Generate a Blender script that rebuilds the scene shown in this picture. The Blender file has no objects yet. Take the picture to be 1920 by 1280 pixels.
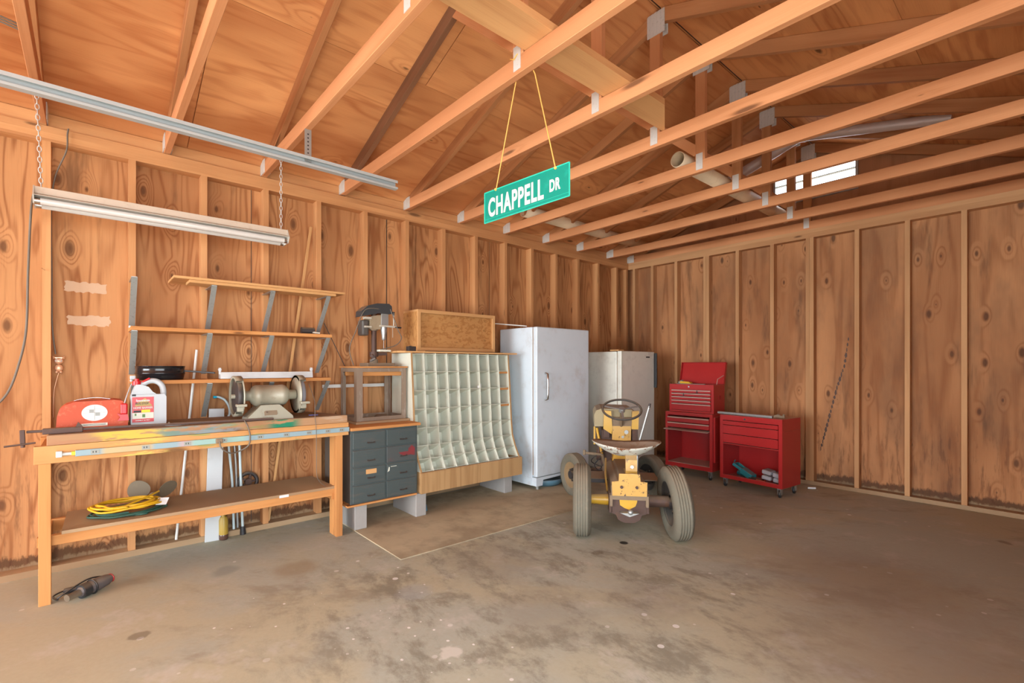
import bpy, math, random
from mathutils import Vector, Matrix, Euler
random.seed(7)
PI=math.pi
sc=bpy.context.scene; C=sc.collection
# ------------------------------------------------------------------ camera, world, light, exposure
cd=bpy.data.cameras.new('camera'); cam=bpy.data.objects.new('camera',cd); C.objects.link(cam)
cd.sensor_width=36; cd.lens=901.5/1920*36; cd.shift_x=0; cd.shift_y=(685.9-640)/1920
cd.clip_start=.05; cd.clip_end=200
cam.location=(0,0,1.247); cam.rotation_euler=(PI/2,0,math.radians(48.741)); sc.camera=cam
sc.view_settings.view_transform='Standard'; sc.view_settings.look='None'
sc.view_settings.gamma=1; sc.view_settings.use_curve_mapping=False
sc.view_settings.exposure=0.0
w=bpy.data.worlds.new('sky'); sc.world=w; w.use_nodes=True
bg=w.node_tree.nodes['Background']; bg.inputs[0].default_value=(.86,.93,1,1); bg.inputs[1].default_value=6.0
sd=bpy.data.lights.new('sun','SUN'); sun=bpy.data.objects.new('sun',sd); C.objects.link(sun)
sd.energy=9; sd.angle=.01; sd.color=(1,.95,.88); sun.rotation_euler=(math.radians(8),math.radians(30),0)
ld=bpy.data.lights.new('added_doorway_fill','AREA'); lo=bpy.data.objects.new('added_doorway_fill',ld); C.objects.link(lo)
ld.shape='RECTANGLE'; ld.size=4.2; ld.size_y=2.25; ld.energy=545; ld.color=(.86,.95,1.0); ld.spread=PI
lo.location=(-1.75,-6.47,1.17); lo.rotation_euler=(PI/2,0,0)   # added lamp in an invented garage doorway, unseen behind the camera, facing +Y
lo.rotation_euler=(-PI/2,0,PI)
l2=bpy.data.lights.new('added_side_door_fill','AREA'); o2=bpy.data.objects.new('added_side_door_fill',l2); C.objects.link(o2)
l2.shape='RECTANGLE'; l2.size=3.2; l2.size_y=2.2; l2.energy=98; l2.color=(.84,.94,1.0)
o2.location=(.60,-.45,1.13); o2.rotation_euler=(PI/2,0,PI/2)   # added fill lamp in an invented, unseen side doorway in the right wall
# ------------------------------------------------------------------ node helpers
def nt(name):
    m=bpy.data.materials.new(name); m.use_nodes=True
    t=m.node_tree; b=t.nodes['Principled BSDF']; return m,t,b
class N:
    def __init__(s,t): s.t=t
    def n(s,ty,**k):
        x=s.t.nodes.new(ty)
        for a,v in k.items(): setattr(x,a,v)
        return x
    def lk(s,a,b): s.t.links.new(a,b)
    def val(s,x,sock):
        if isinstance(x,(int,float)): sock.default_value=x
        elif isinstance(x,tuple): sock.default_value=x if len(x)==len(sock.default_value) else tuple(x)+(1,)
        else: s.lk(x,sock)
    def math(s,op,a,b=None,c=None,clamp=False):
        x=s.n('ShaderNodeMath',operation=op); x.use_clamp=clamp
        s.val(a,x.inputs[0])
        if b is not None: s.val(b,x.inputs[1])
        if c is not None: s.val(c,x.inputs[2])
        return x.outputs[0]
    def map(s,v,scale,loc=(0,0,0),rot=(0,0,0)):
        x=s.n('ShaderNodeMapping'); s.lk(v,x.inputs[0]); x.inputs[1].default_value=loc; x.inputs[2].default_value=rot; x.inputs[3].default_value=scale
        return x.outputs[0]
    def noise(s,v,scale=1,det=2,rough=.5,dist=0,out=0):
        x=s.n('ShaderNodeTexNoise'); s.lk(v,x.inputs['Vector']); x.inputs['Scale'].default_value=scale
        x.inputs['Detail'].default_value=det; x.inputs['Roughness'].default_value=rough; x.inputs['Distortion'].default_value=dist
        return x.outputs[out]
    def vor(s,v,scale=1,rand=1):
        x=s.n('ShaderNodeTexVoronoi',voronoi_dimensions='2D'); s.lk(v,x.inputs['Vector']); x.inputs['Scale'].default_value=scale; x.inputs['Randomness'].default_value=rand
        return x.outputs['Distance'],x.outputs['Color']
    def rng(s,x,a,b,c=0,d=1):
        r=s.n('ShaderNodeMapRange'); r.interpolation_type='SMOOTHSTEP'; s.val(x,r.inputs[0])
        for i,v in enumerate((a,b,c,d)): r.inputs[i+1].default_value=v
        return r.outputs[0]
    def mix(s,f,a,b,mode='MIX'):
        x=s.n('ShaderNodeMix',data_type='RGBA',blend_type=mode); s.val(f,x.inputs[0]); s.val(a,x.inputs[6]); s.val(b,x.inputs[7]); return x.outputs[2]
    def sep(s,v):
        x=s.n('ShaderNodeSeparateXYZ'); s.lk(v,x.inputs[0]); return x.outputs
def bump(h,t,b,height,strength=.3,dist=.002):
    x=h.n('ShaderNodeBump'); x.inputs['Strength'].default_value=strength; x.inputs['Distance'].default_value=dist
    h.val(height,x.inputs['Height']); h.lk(x.outputs[0],b.inputs['Normal'])
def wood(name,c1,c2,knot=(.09,.035,.015),gs=(.55,5),K=9,rs=.75,kn=.35,ks=(1.5,4.2),rough=.75,tone=.35,stain=False,grime=0,fiber=.25):
    m,t,b=nt(name); h=N(t)
    uv=h.n('ShaderNodeTexCoord').outputs['UV']
    d,col=h.vor(h.map(uv,(ks[0],ks[1],1)),1,.9)
    sel=h.math('GREATER_THAN',h.sep(col)[0],1-kn)
    g=h.noise(h.map(uv,(gs[0],gs[1],1)),1,2,.5,.25)
    kb=h.math('MULTIPLY',h.math('MULTIPLY',h.rng(d,.0,.30,1,0),sel),.30)
    f=h.math('MULTIPLY',h.math('ADD',g,kb),K*6.283)
    ring=h.math('MULTIPLY_ADD',h.math('SINE',f),.5,.5)
    ring=h.math('POWER',ring,2.6)
    ring=h.math('MULTIPLY',ring,h.rng(h.noise(h.map(uv,(1.3,3,1)),1,2),.3,.65,.25,.85))
    fib=h.noise(h.map(uv,(5,170,1)),1,2,.6)
    tn=h.noise(h.map(uv,(.45,1.3,1),(3,1,7)),1,3,.6)
    fac=h.math('ADD',h.math('MULTIPLY',ring,rs*1.5),h.math('MULTIPLY',h.math('SUBTRACT',fib,.5),fiber*3.2),clamp=True)
    c=h.mix(fac,c1,c2)
    c=h.mix(h.math('MULTIPLY',h.rng(tn,.35,.72),tone),c,tuple(x*y for x,y in zip(c2,(.8,.72,.68))))
    c=h.mix(h.math('MULTIPLY',h.rng(tn,.5,.28),tone*.6),c,tuple(min(1,x*1.22) for x in c1))
    kd=h.math('MULTIPLY',h.rng(h.math('DIVIDE',h.math('ADD',d,h.math('MULTIPLY',fib,.05)),h.math('MULTIPLY_ADD',h.sep(col)[1],1.0,.35)),.06,.13,1,0),sel)
    c=h.mix(h.math('MULTIPLY',kd,.75),c,knot)
    ob=h.n('ShaderNodeTexCoord').outputs['Object']
    if stain:
        z=h.sep(ob)[2]
        nz=h.noise(h.map(ob,(22,22,7)),1,5,.75)
        lim=h.math('MULTIPLY_ADD',nz,.15,.015)
        f1=h.rng(h.math('SUBTRACT',z,lim),.0,.035,1,0)
        c=h.mix(h.math('MULTIPLY',f1,.8),c,(.045,.022,.012))
        f2=h.rng(h.math('SUBTRACT',z,h.math('MULTIPLY_ADD',nz,.09,.0)),.0,.02,1,0)
        c=h.mix(h.math('MULTIPLY',f2,.85),c,(.30,.20,.11))
        f3=h.rng(h.noise(h.map(ob,(7,7,1.1),(5,2,1)),1,4,.65),.56,.74)
        c=h.mix(h.math('MULTIPLY',f3,.55),c,(.10,.05,.028))
        f4=h.math('MULTIPLY',h.rng(h.noise(h.map(ob,(26,26,3.2),(5,2,1)),1,4,.7),.50,.66),h.rng(h.math('ADD',z,h.noise(h.map(ob,(2,2,2)),1,1)),.9,1.4,1,0))
        c=h.mix(h.math('MULTIPLY',f4,.6),c,(.16,.065,.03))
    if grime:
        gz=h.rng(h.noise(h.map(ob,(3,3,1.2)),1,4,.65),.42,.68)
        c=h.mix(h.math('MULTIPLY',gz,grime),c,(.10,.065,.045))
    h.lk(c,b.inputs['Base Color']); b.inputs['Roughness'].default_value=rough
    b.inputs['Specular IOR Level'].default_value=.25
    bump(h,t,b,fac,.12,.001)
    return m
def paint(name,c,rough=.4,metal=0,dust=0,dustc=(.36,.27,.18),dirt=0,dirtc=(.12,.07,.04),dscale=9,spec=.5,sc_=(1,1,1),chip=0,chipc=(.06,.035,.03)):
    m,t,b=nt(name); h=N(t)
    ob=h.n('ShaderNodeTexCoord').outputs['Object']
    col=h.mix(h.rng(h.noise(h.map(ob,(6,6,6)),1,3,.6),.35,.7,0,.18),c,tuple(x*.8 for x in c))
    if dirt:
        f=h.rng(h.noise(h.map(ob,tuple(dscale*q for q in sc_)),1,5,.7),.52,.72)
        col=h.mix(h.math('MULTIPLY',f,dirt),col,dirtc)
    if chip:
        f=h.rng(h.noise(h.map(ob,(22,22,22),(4,4,4)),1,5,.7),.60-.12*chip,.62-.12*chip)
        col=h.mix(f,col,chipc)
    if dust:
        nz=h.sep(h.n('ShaderNodeNewGeometry').outputs['Normal'])[2]
        f=h.rng(h.math('ADD',nz,h.math('MULTIPLY',h.noise(h.map(ob,(15,15,15)),1,3),.5)),.5,1.05)
        col=h.mix(h.math('MULTIPLY',f,dust),col,dustc)
    h.lk(col,b.inputs['Base Color']); b.inputs['Roughness'].default_value=rough; b.inputs['Metallic'].default_value=metal
    b.inputs['Specular IOR Level'].default_value=spec
    return m
# ------------------------------------------------------------------ mesh builder
class MB:
    def __init__(s): s.v=[];s.f=[];s.uv=[];s.sm=[];s.M=None
    def add(s,vs,fs,uvs,smooth=False):
        o=len(s.v)
        for q in vs:
            q=Vector(q)
            if s.M: q=s.M@q
            s.v.append(q)
        for f,u in zip(fs,uvs):
            s.f.append([i+o for i in f]); s.uv.append(u); s.sm.append(smooth)
        return s
    def obox(s,c,ax,hs,grain=None):
        # c centre, ax three unit vectors, hs half sizes; uv u runs along the grain axis
        c=Vector(c); ax=[Vector(a).normalized() for a in ax]
        if grain is None: grain=max(range(3),key=lambda i:hs[i])
        if len(s.v): hs=[q+random.uniform(.00008,.0005) if q>.0012 else q for q in hs]   # keeps touching faces of one part from lying exactly in one plane
        ru,rv=random.uniform(0,50),random.uniform(0,50)
        vs=[];loc=[]
        for k in (-1,1):
            for j in (-1,1):
                for i in (-1,1):
                    vs.append(c+ax[0]*i*hs[0]+ax[1]*j*hs[1]+ax[2]*k*hs[2]); loc.append((i*hs[0],j*hs[1],k*hs[2]))
        fs=[(0,2,3,1),(4,5,7,6),(0,1,5,4),(2,6,7,3),(0,4,6,2),(1,3,7,5)]
        det=ax[0].cross(ax[1]).dot(ax[2])
        if det<0: fs=[f[::-1] for f in fs]
        nax=[2,2,1,1,0,0]; uvs=[]
        for f,na in zip(fs,nax):
            o=[a for a in range(3) if a!=na]
            g=grain if grain in o else o[0]
            w=[a for a in o if a!=g][0]
            uvs.append([(loc[i][g]+ru,loc[i][w]+rv+na*.37) for i in f])
        return s.add(vs,fs,uvs)
    def box(s,x0,x1,y0,y1,z0,z1,grain=None):
        return s.obox(((x0+x1)/2,(y0+y1)/2,(z0+z1)/2),((1,0,0),(0,1,0),(0,0,1)),(abs(x1-x0)/2,abs(y1-y0)/2,abs(z1-z0)/2),grain)
    def beam(s,p0,p1,w,h,up=(0,0,1)):
        p0=Vector(p0);p1=Vector(p1);d=(p1-p0);L=d.length;d.normalize();up=Vector(up)
        side=d.cross(up).normalized(); u=side.cross(d).normalized()
        return s.obox((p0+p1)/2,(d,side,u),(L/2,w/2,h/2),0)
    def ring(s,c,d,r,n,ref=None):
        d=Vector(d).normalized(); a=Vector(ref) if ref else (Vector((0,0,1)) if abs(d.z)<.9 else Vector((1,0,0)))
        x=d.cross(a).normalized(); y=d.cross(x)
        return [Vector(c)+x*r*math.cos(2*PI*i/n)+y*r*math.sin(2*PI*i/n) for i in range(n)]
    def tube(s,path,r,n=8,cap=True,smooth=True):
        P=[Vector(p) for p in path]; m=len(P); rr=r if isinstance(r,(list,tuple)) else [r]*m
        ref=None; vs=[];L=0;us=[0]
        d0=(P[1]-P[0]).normalized(); a=Vector((0,0,1)) if abs(d0.z)<.9 else Vector((1,0,0)); x=d0.cross(a).normalized()
        for i in range(m):
            if i: L+=(P[i]-P[i-1]).length; us.append(L)
            d=(P[min(i+1,m-1)]-P[max(i-1,0)])
            d=d.normalized() if d.length>1e-9 else d0
            x=(x-d*x.dot(d)).normalized(); y=d.cross(x)
            vs+=[P[i]+x*rr[i]*math.cos(2*PI*k/n)+y*rr[i]*math.sin(2*PI*k/n) for k in range(n)]
        fs=[];uvs=[];ro=random.uniform(0,9)
        for i in range(m-1):
            for k in range(n):
                k2=(k+1)%n; fs.append((i*n+k,i*n+k2,(i+1)*n+k2,(i+1)*n+k))
                c=2*PI*rr[i]/n
                uvs.append([(us[i]+ro,k*c),(us[i]+ro,(k+1)*c),(us[i+1]+ro,(k+1)*c),(us[i+1]+ro,k*c)])
        s.add(vs,fs,uvs,smooth)
        if cap:
            s.add(vs[:n],[tuple(range(n))[::-1]],[[(0,0)]*n]); s.add(vs[-n:],[tuple(range(n))],[[(0,0)]*n])
        return s
    def cyl(s,p0,p1,r,r1=None,n=24): return s.tube([p0,p1],[r,r if r1 is None else r1],n)
    def lathe(s,prof,c,d,n=32,smooth=True,a0=0,a1=2*PI):
        # prof: list of (radius, offset along axis)
        c=Vector(c);d=Vector(d).normalized();a=Vector((0,0,1)) if abs(d.z)<.9 else Vector((1,0,0))
        x=d.cross(a).normalized();y=d.cross(x);full=abs(a1-a0-2*PI)<1e-6;m=n if full else n+1
        vs=[];fs=[];uvs=[]
        for (r,o) in prof:
            for k in range(m):
                t=a0+(a1-a0)*k/n; vs.append(c+d*o+(x*math.cos(t)+y*math.sin(t))*r)
        for i in range(len(prof)-1):
            for k in range(n):
                k2=(k+1)%m; fs.append((i*m+k,i*m+k2,(i+1)*m+k2,(i+1)*m+k))
                uvs.append([(k/n,i),((k+1)/n,i),((k+1)/n,i+1),(k/n,i+1)])
        return s.add(vs,fs,uvs,smooth)
    def torus(s,c,d,R,r,n=24,k=8,ry=None,ref=None):
        c=Vector(c);d=Vector(d).normalized();a=Vector(ref) if ref else (Vector((0,0,1)) if abs(d.z)<.9 else Vector((1,0,0)))
        x=d.cross(a).normalized();y=d.cross(x);ry=ry or R
        P=[c+x*R*math.cos(2*PI*i/n)+y*ry*math.sin(2*PI*i/n) for i in range(n)]
        vs=[];fs=[];uvs=[]
        for i in range(n):
            t=(P[(i+1)%n]-P[i-1]).normalized(); o=t.cross(d).normalized()
            vs+=[P[i]+(o*math.cos(2*PI*j/k)+d*math.sin(2*PI*j/k))*r for j in range(k)]
        for i in range(n):
            for j in range(k):
                i2=(i+1)%n;j2=(j+1)%k
                fs.append((i*k+j,i*k+j2,i2*k+j2,i2*k+j)); uvs.append([(i/n,j/k),(i/n,(j+1)/k),((i+1)/n,(j+1)/k),((i+1)/n,j/k)])
        return s.add(vs,fs,uvs,True)
    def prism(s,poly,origin,ux,uy,depth,smooth=False):
        # poly 2D points in plane (ux,uy), extruded by vector depth
        o=Vector(origin);ux=Vector(ux);uy=Vector(uy);dp=Vector(depth);n=len(poly)
        A=[o+ux*p[0]+uy*p[1] for p in poly];Bv=[a+dp for a in A]
        if ux.cross(uy).dot(dp)>0: A,Bv=A[::-1],Bv[::-1]; poly=poly[::-1]
        ru,rv=random.uniform(0,50),random.uniform(0,50); q=[(p[1]+ru,p[0]+rv) for p in poly]
        s.add(A,[tuple(range(n))],[q]); s.add(Bv,[tuple(range(n))[::-1]],[q[::-1]])
        fs=[];uvs=[];D=dp.length;l=0
        for i in range(n):
            j=(i+1)%n; e=(A[j]-A[i]).length; fs.append((i,i+n,j+n,j)); uvs.append([(l+ru,rv),(l+ru,rv+D),(l+e+ru,rv+D),(l+e+ru,rv)]); l+=e
        return s.add(A+Bv,fs,uvs,smooth)
    def sphere(s,c,r,n=16,m=10,sc=(1,1,1)):
        vs=[];fs=[];uvs=[];c=Vector(c)
        for i in range(m+1):
            th=PI*i/m
            for k in range(n):
                ph=2*PI*k/n; vs.append(c+Vector((r*sc[0]*math.sin(th)*math.cos(ph),r*sc[1]*math.sin(th)*math.sin(ph),r*sc[2]*math.cos(th))))
        for i in range(m):
            for k in range(n):
                k2=(k+1)%n; fs.append((i*n+k,(i+1)*n+k,(i+1)*n+k2,i*n+k2)); uvs.append([(k/n,i/m),(k/n,(i+1)/m),((k+1)/n,(i+1)/m),((k+1)/n,i/m)])
        return s.add(vs,fs,uvs,True)
def obj(name,mb,mat,parent=None,bev=0,seg=2,origin=None):
    me=bpy.data.meshes.new(name); o=bpy.data.objects.new(name,me); C.objects.link(o)
    off=Vector(origin) if origin else None
    rot=None
    if parent is not None and parent.get('_w'):      # parts given in world coordinates
        off=Vector(parent.location)
    elif parent is not None and parent.get('_o'): off=Vector(parent['_o'])
    vs=[v-off for v in mb.v] if off else mb.v
    me.from_pydata([tuple(v) for v in vs],[],[tuple(f) for f in mb.f])
    ul=me.uv_layers.new(name='UVMap'); i=0
    flat=[c for u in mb.uv for p in u for c in p]
    ul.data.foreach_set('uv',flat)
    me.polygons.foreach_set('use_smooth',mb.sm)
    me.materials.append(mat); me.update()
    if parent: o.parent=parent
    elif origin: o.location=origin
    if parent and off: o['_o']=tuple(off)
    if bev:
        b=o.modifiers.new('bevel','BEVEL'); b.width=bev; b.segments=seg; b.limit_method='ANGLE'; b.angle_limit=.7
    return o
def thing(name,label,cat,loc=(0,0,0),rotz=0,group=None,world=True):
    o=bpy.data.objects.new(name,None); C.objects.link(o); o.location=loc; o.rotation_euler=(0,0,rotz); o.empty_display_size=.05
    o['label']=label; o['category']=cat
    if group: o['group']=group
    if world and not rotz: o['_w']=1
    return o
def tag(o,label,cat,group=None):
    o['label']=label;o['category']=cat
    if group:o['group']=group
    return o
def spline(pts,n=10):
    P=[Vector(p) for p in pts]; out=[]
    for i in range(len(P)-1):
        a=P[max(i-1,0)];b=P[i];c=P[i+1];d=P[min(i+2,len(P)-1)]
        for k in range(n):
            t=k/n; out.append(.5*((2*b)+(c-a)*t+(2*a-5*b+4*c-d)*t*t+(3*b-a-3*c+d)*t**3))
    out.append(P[-1]); return out
def text_mesh(txt,size,bold=0,sx=1,sp=1,ext=.0006):
    cu=bpy.data.curves.new('t','FONT'); cu.body=txt; cu.size=size; cu.offset=bold; cu.extrude=ext; cu.space_character=sp
    to=bpy.data.objects.new('t',cu); C.objects.link(to)
    dg=bpy.context.evaluated_depsgraph_get(); dg.update()
    me=bpy.data.meshes.new_from_object(to.evaluated_get(dg))
    mb=MB()
    for p in me.polygons:
        vs=[me.vertices[i].co.copy() for i in p.vertices]
        for v in vs: v.x*=sx
        mb.add(vs,[tuple(range(len(vs)))],[[(0,0)]*len(vs)])
    bpy.data.objects.remove(to); bpy.data.curves.remove(cu); bpy.data.meshes.remove(me)
    return mb
def place(mb,origin,ux,uy):
    ux=Vector(ux).normalized();uy=Vector(uy).normalized();uz=ux.cross(uy);o=Vector(origin)
    mb.v=[o+ux*v.x+uy*v.y+uz*v.z for v in mb.v]; return mb
# ------------------------------------------------------------------ materials
M={}
M['ply']=wood('wall_plywood',(.60,.305,.13),(.32,.125,.045),gs=(.55,4.4),K=12,kn=.5,ks=(2.1,4.4),rs=.72,stain=True,tone=.55)
M['plyb']=wood('weathered_plywood',(.54,.255,.11),(.32,.125,.048),gs=(.45,4.2),K=5,kn=.6,ks=(2.4,5.2),knot=(.06,.022,.012),rs=.6,stain=True,tone=.6,grime=.30)
M['deck']=wood('roof_plywood',(.80,.385,.155),(.53,.19,.065),gs=(.9,5),K=6,kn=.25,ks=(1.6,4),rs=.6,tone=.8)
M['gable']=wood('gable_plywood',(.46,.21,.10),(.30,.12,.055),gs=(.6,4),K=4,rs=.4,tone=.5)
M['stud']=wood('stud_lumber',(.64,.33,.14),(.47,.20,.075),gs=(.35,9),K=2.5,kn=.2,ks=(1.4,6),rs=.35,tone=.5)
M['studb']=wood('stud_lumber_back',(.60,.33,.155),(.42,.20,.085),gs=(.35,9),K=2.5,kn=.3,ks=(1.4,6),rs=.35,tone=.5)
M['rafter']=wood('rafter_lumber',(.52,.24,.10),(.34,.125,.045),gs=(.3,8),K=3,kn=.25,ks=(1.1,6),rs=.5,tone=.6)
M['rafterd']=wood('dark_rafter_lumber',(.26,.12,.06),(.14,.06,.03),gs=(.3,8),K=3,kn=.25,ks=(1.1,6),rs=.5,tone=.6)
M['truss']=wood('truss_lumber',(.66,.30,.135),(.48,.185,.07),gs=(.3,8),K=3,kn=.25,ks=(1.1,6),rs=.4,tone=.6)
M['plank']=wood('pale_plank',(.68,.37,.16),(.50,.23,.09),gs=(.4,5),K=5,kn=.1,rs=.4)
M['bench']=wood('bench_lumber',(.60,.28,.095),(.42,.16,.045),gs=(.35,8),K=3,kn=.25,rs=.4,tone=.4)
M['dustyboard']=wood('dusty_board',(.40,.27,.155),(.33,.20,.105),gs=(.5,4),K=2,kn=0,rs=.2,tone=.6,fiber=.1)
M['oak']=wood('oak_laminate',(.50,.31,.145),(.36,.20,.085),gs=(.6,12),K=3,kn=0,rs=.6,tone=.2,rough=.45)
M['osb']=wood('osb_panel',(.58,.30,.105),(.42,.19,.06),gs=(14,22),K=3,kn=.2,ks=(6,9),knot=(.30,.15,.05),rs=1.0,tone=.5)
M['pine']=wood('pine_board',(.64,.36,.15),(.48,.23,.08),gs=(.35,9),K=3,kn=.12,rs=.35)
M['galv']=paint('galvanised_steel',(.42,.43,.42),.45,.7,dirt=.3,dirtc=(.28,.26,.23),dscale=25)
M['galvd']=paint('dull_steel_strap',(.30,.31,.29),.55,.2,dirt=.5,dirtc=(.13,.12,.10),dscale=40,dust=.3)
M['track']=paint('bright_steel_channel',(.42,.45,.45),.4,.12,dirt=.15,dirtc=(.45,.44,.42),dscale=30)
M['gusset']=paint('gusset_steel',(.62,.59,.55),.55,.2,dirt=.4,dirtc=(.30,.26,.23),dscale=60)
M['outlet']=paint('outlet_grey',(.30,.31,.27),.5)
M['redsm']=paint('red_smear',(.22,.03,.035),.6,dirt=.8,dirtc=(.10,.05,.05),dscale=30)
M['white']=paint('white_enamel',(.60,.62,.63),.3,dust=.2,dirt=.1)
M['lamp']=paint('lamp_enamel',(.50,.46,.40),.25,dust=.5,dustc=(.50,.40,.28))
M['glass']=paint('frosted_tube',(.62,.58,.54),.12)
M['freezer']=paint('freezer_white',(.70,.79,.86),.45,dust=.3,dirt=.28,dirtc=(.46,.40,.34),dscale=6)
M['beige']=paint('fridge_beige',(.80,.79,.70),.35,dust=.3,dirt=.25,dirtc=(.28,.25,.20),dscale=5)
M['seal']=paint('door_seal',(.35,.24,.15),.7)
M['chrome']=paint('chrome',(.62,.62,.62),.18,1)
M['black']=paint('black_plastic',(.02,.02,.022),.4,dust=.25)
M['blackg']=paint('black_gloss',(.012,.012,.014),.15)
M['dark']=paint('dark_iron',(.055,.045,.042),.5,.3,dust=.5)
M['rusty']=paint('rusty_iron',(.09,.05,.038),.6,.3,dust=.45,dirt=.5,dirtc=(.16,.07,.03),dscale=20)
M['grind']=paint('grinder_cast',(.36,.34,.26),.42,.1,dust=.75,dustc=(.30,.24,.165),dirt=.4,dirtc=(.15,.12,.08),dscale=18)
M['stone']=paint('grinding_stone',(.20,.20,.22),.8,dust=.2)
M['cream']=paint('cream_paint',(.70,.71,.60),.5,dirt=.25,dirtc=(.42,.40,.32),dscale=7,dust=.2,dustc=(.46,.42,.33))
M['orange']=paint('orange_can',(.52,.07,.02),.6,dirt=.35,dirtc=(.75,.33,.17),dscale=24)
M['red']=paint('red_enamel',(.42,.022,.022),.3,dirt=.25,dirtc=(.30,.02,.02),dscale=5,dust=.55,dustc=(.30,.15,.12))
M['redp']=paint('red_plastic',(.55,.008,.012),.35)
M['hdpe']=paint('white_jug_plastic',(.50,.55,.58),.6)
M['trim']=paint('drawer_pull_trim',(.58,.42,.35),.4,.3,dust=.3)
M['yellow']=paint('tractor_yellow',(.58,.33,.07),.4,dirt=.35,dirtc=(.40,.18,.03),dscale=16,dust=.6,dustc=(.34,.25,.16),chip=.1,chipc=(.09,.045,.03))
M['yelc']=paint('tractor_yellow_clean',(.62,.35,.03),.35,dirt=.3,dirtc=(.5,.24,.03),dscale=12,dust=.5)
M['tdust']=paint('dusty_steel',(.23,.165,.105),.8,dirt=.3,dirtc=(.14,.09,.055),dscale=14,dust=.7,dustc=(.30,.22,.15))
M['hood']=paint('dusty_hood',(.36,.30,.17),.6,dust=.7,dustc=(.33,.25,.17),dirt=.5,dirtc=(.28,.22,.14),dscale=10)
M['seatw']=paint('rusted_white_seat',(.66,.66,.58),.45,dust=.9,dustc=(.33,.25,.18),chip=.35,chipc=(.20,.075,.03))
M['rubber']=paint('dusty_rubber',(.18,.165,.125),.85,dirt=.6,dirtc=(.26,.22,.16),dscale=14,dust=.3,spec=.2)
M['tanrim']=paint('tan_rim',(.30,.20,.10),.6,dirt=.4,dirtc=(.2,.13,.07),dust=.4)
M['rubberd']=paint('dark_rubber',(.05,.045,.04),.7,dust=.3)
M['teal']=paint('cabinet_teal_grey',(.065,.085,.085),.45,dirt=.55,dirtc=(.12,.10,.085),dscale=14,sc_=(1,.3,3),dust=.3)
M['conc']=paint('concrete_block',(.36,.34,.32),.9,dirt=.4,dirtc=(.28,.25,.22),dscale=20)
M['pvc']=paint('tan_pipe',(.80,.64,.44),.5,dirt=.3,dirtc=(.5,.36,.24),dscale=10)
M['ppipe']=paint('pale_duct',(.60,.50,.46),.4,.2,dirt=.3,dirtc=(.45,.33,.28),dscale=15)
M['signg']=paint('sign_green',(.0,.25,.19),.35,dirt=.5,dirtc=(.01,.36,.27),dscale=12)
M['signe']=paint('sign_edge_green',(.03,.56,.40),.35)
M['signw']=paint('sign_white',(.66,.65,.61),.4)
M['rope']=paint('yellow_rope',(.80,.42,.10),.7)
M['cordy']=paint('yellow_cord',(.75,.42,.015),.45,dirt=.3,dirtc=(.5,.27,.02))
M['cordg']=paint('green_cord',(.025,.09,.065),.5)
M['copper']=paint('copper_owl',(.80,.47,.28),.35,.4)
M['cable']=paint('grey_cable',(.16,.13,.10),.6)
M['lip']=paint('strip_steel',(.42,.56,.60),.4,.2,dirt=.3,dirtc=(.30,.42,.44),dscale=8)
M['paper']=paint('white_paper',(.75,.75,.75),.7)
M['tealp']=paint('teal_plastic',(.02,.21,.25),.4,dust=.3)
M['bluep']=paint('blue_plastic',(.10,.22,.30),.4,dust=.4)
M['bag']=paint('grey_bag',(.42,.42,.46),.5,dust=.3)
M['brown']=paint('brown_prop',(.16,.12,.075),.6,.1,dust=.5,dirt=.4,dirtc=(.20,.15,.09),dscale=18)
M['bluetip']=paint('blue_tip',(.0,.42,.65),.4)
M['tubeg']=paint('pale_blue_tube',(.55,.66,.68),.35)
M['gold']=paint('gold_label',(.42,.27,.04),.4)
M['oil']=paint('brown_bottle',(.10,.05,.035),.2)
M['ylab']=paint('yellow_label',(.85,.72,.02),.5)
M['ink']=paint('black_ink',(.03,.03,.035),.6)
M['agrn']=paint('green_print',(.12,.25,.08),.6)
M['sky']=paint('galv_slat',(.80,.82,.84),.4)
M['patch']=paint('pale_paint_patch',(.60,.41,.27),.8,dirt=.2,dirtc=(.60,.36,.2),dscale=12)
M['handle']=paint('pale_wood_handle',(.50,.46,.38),.6)
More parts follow.
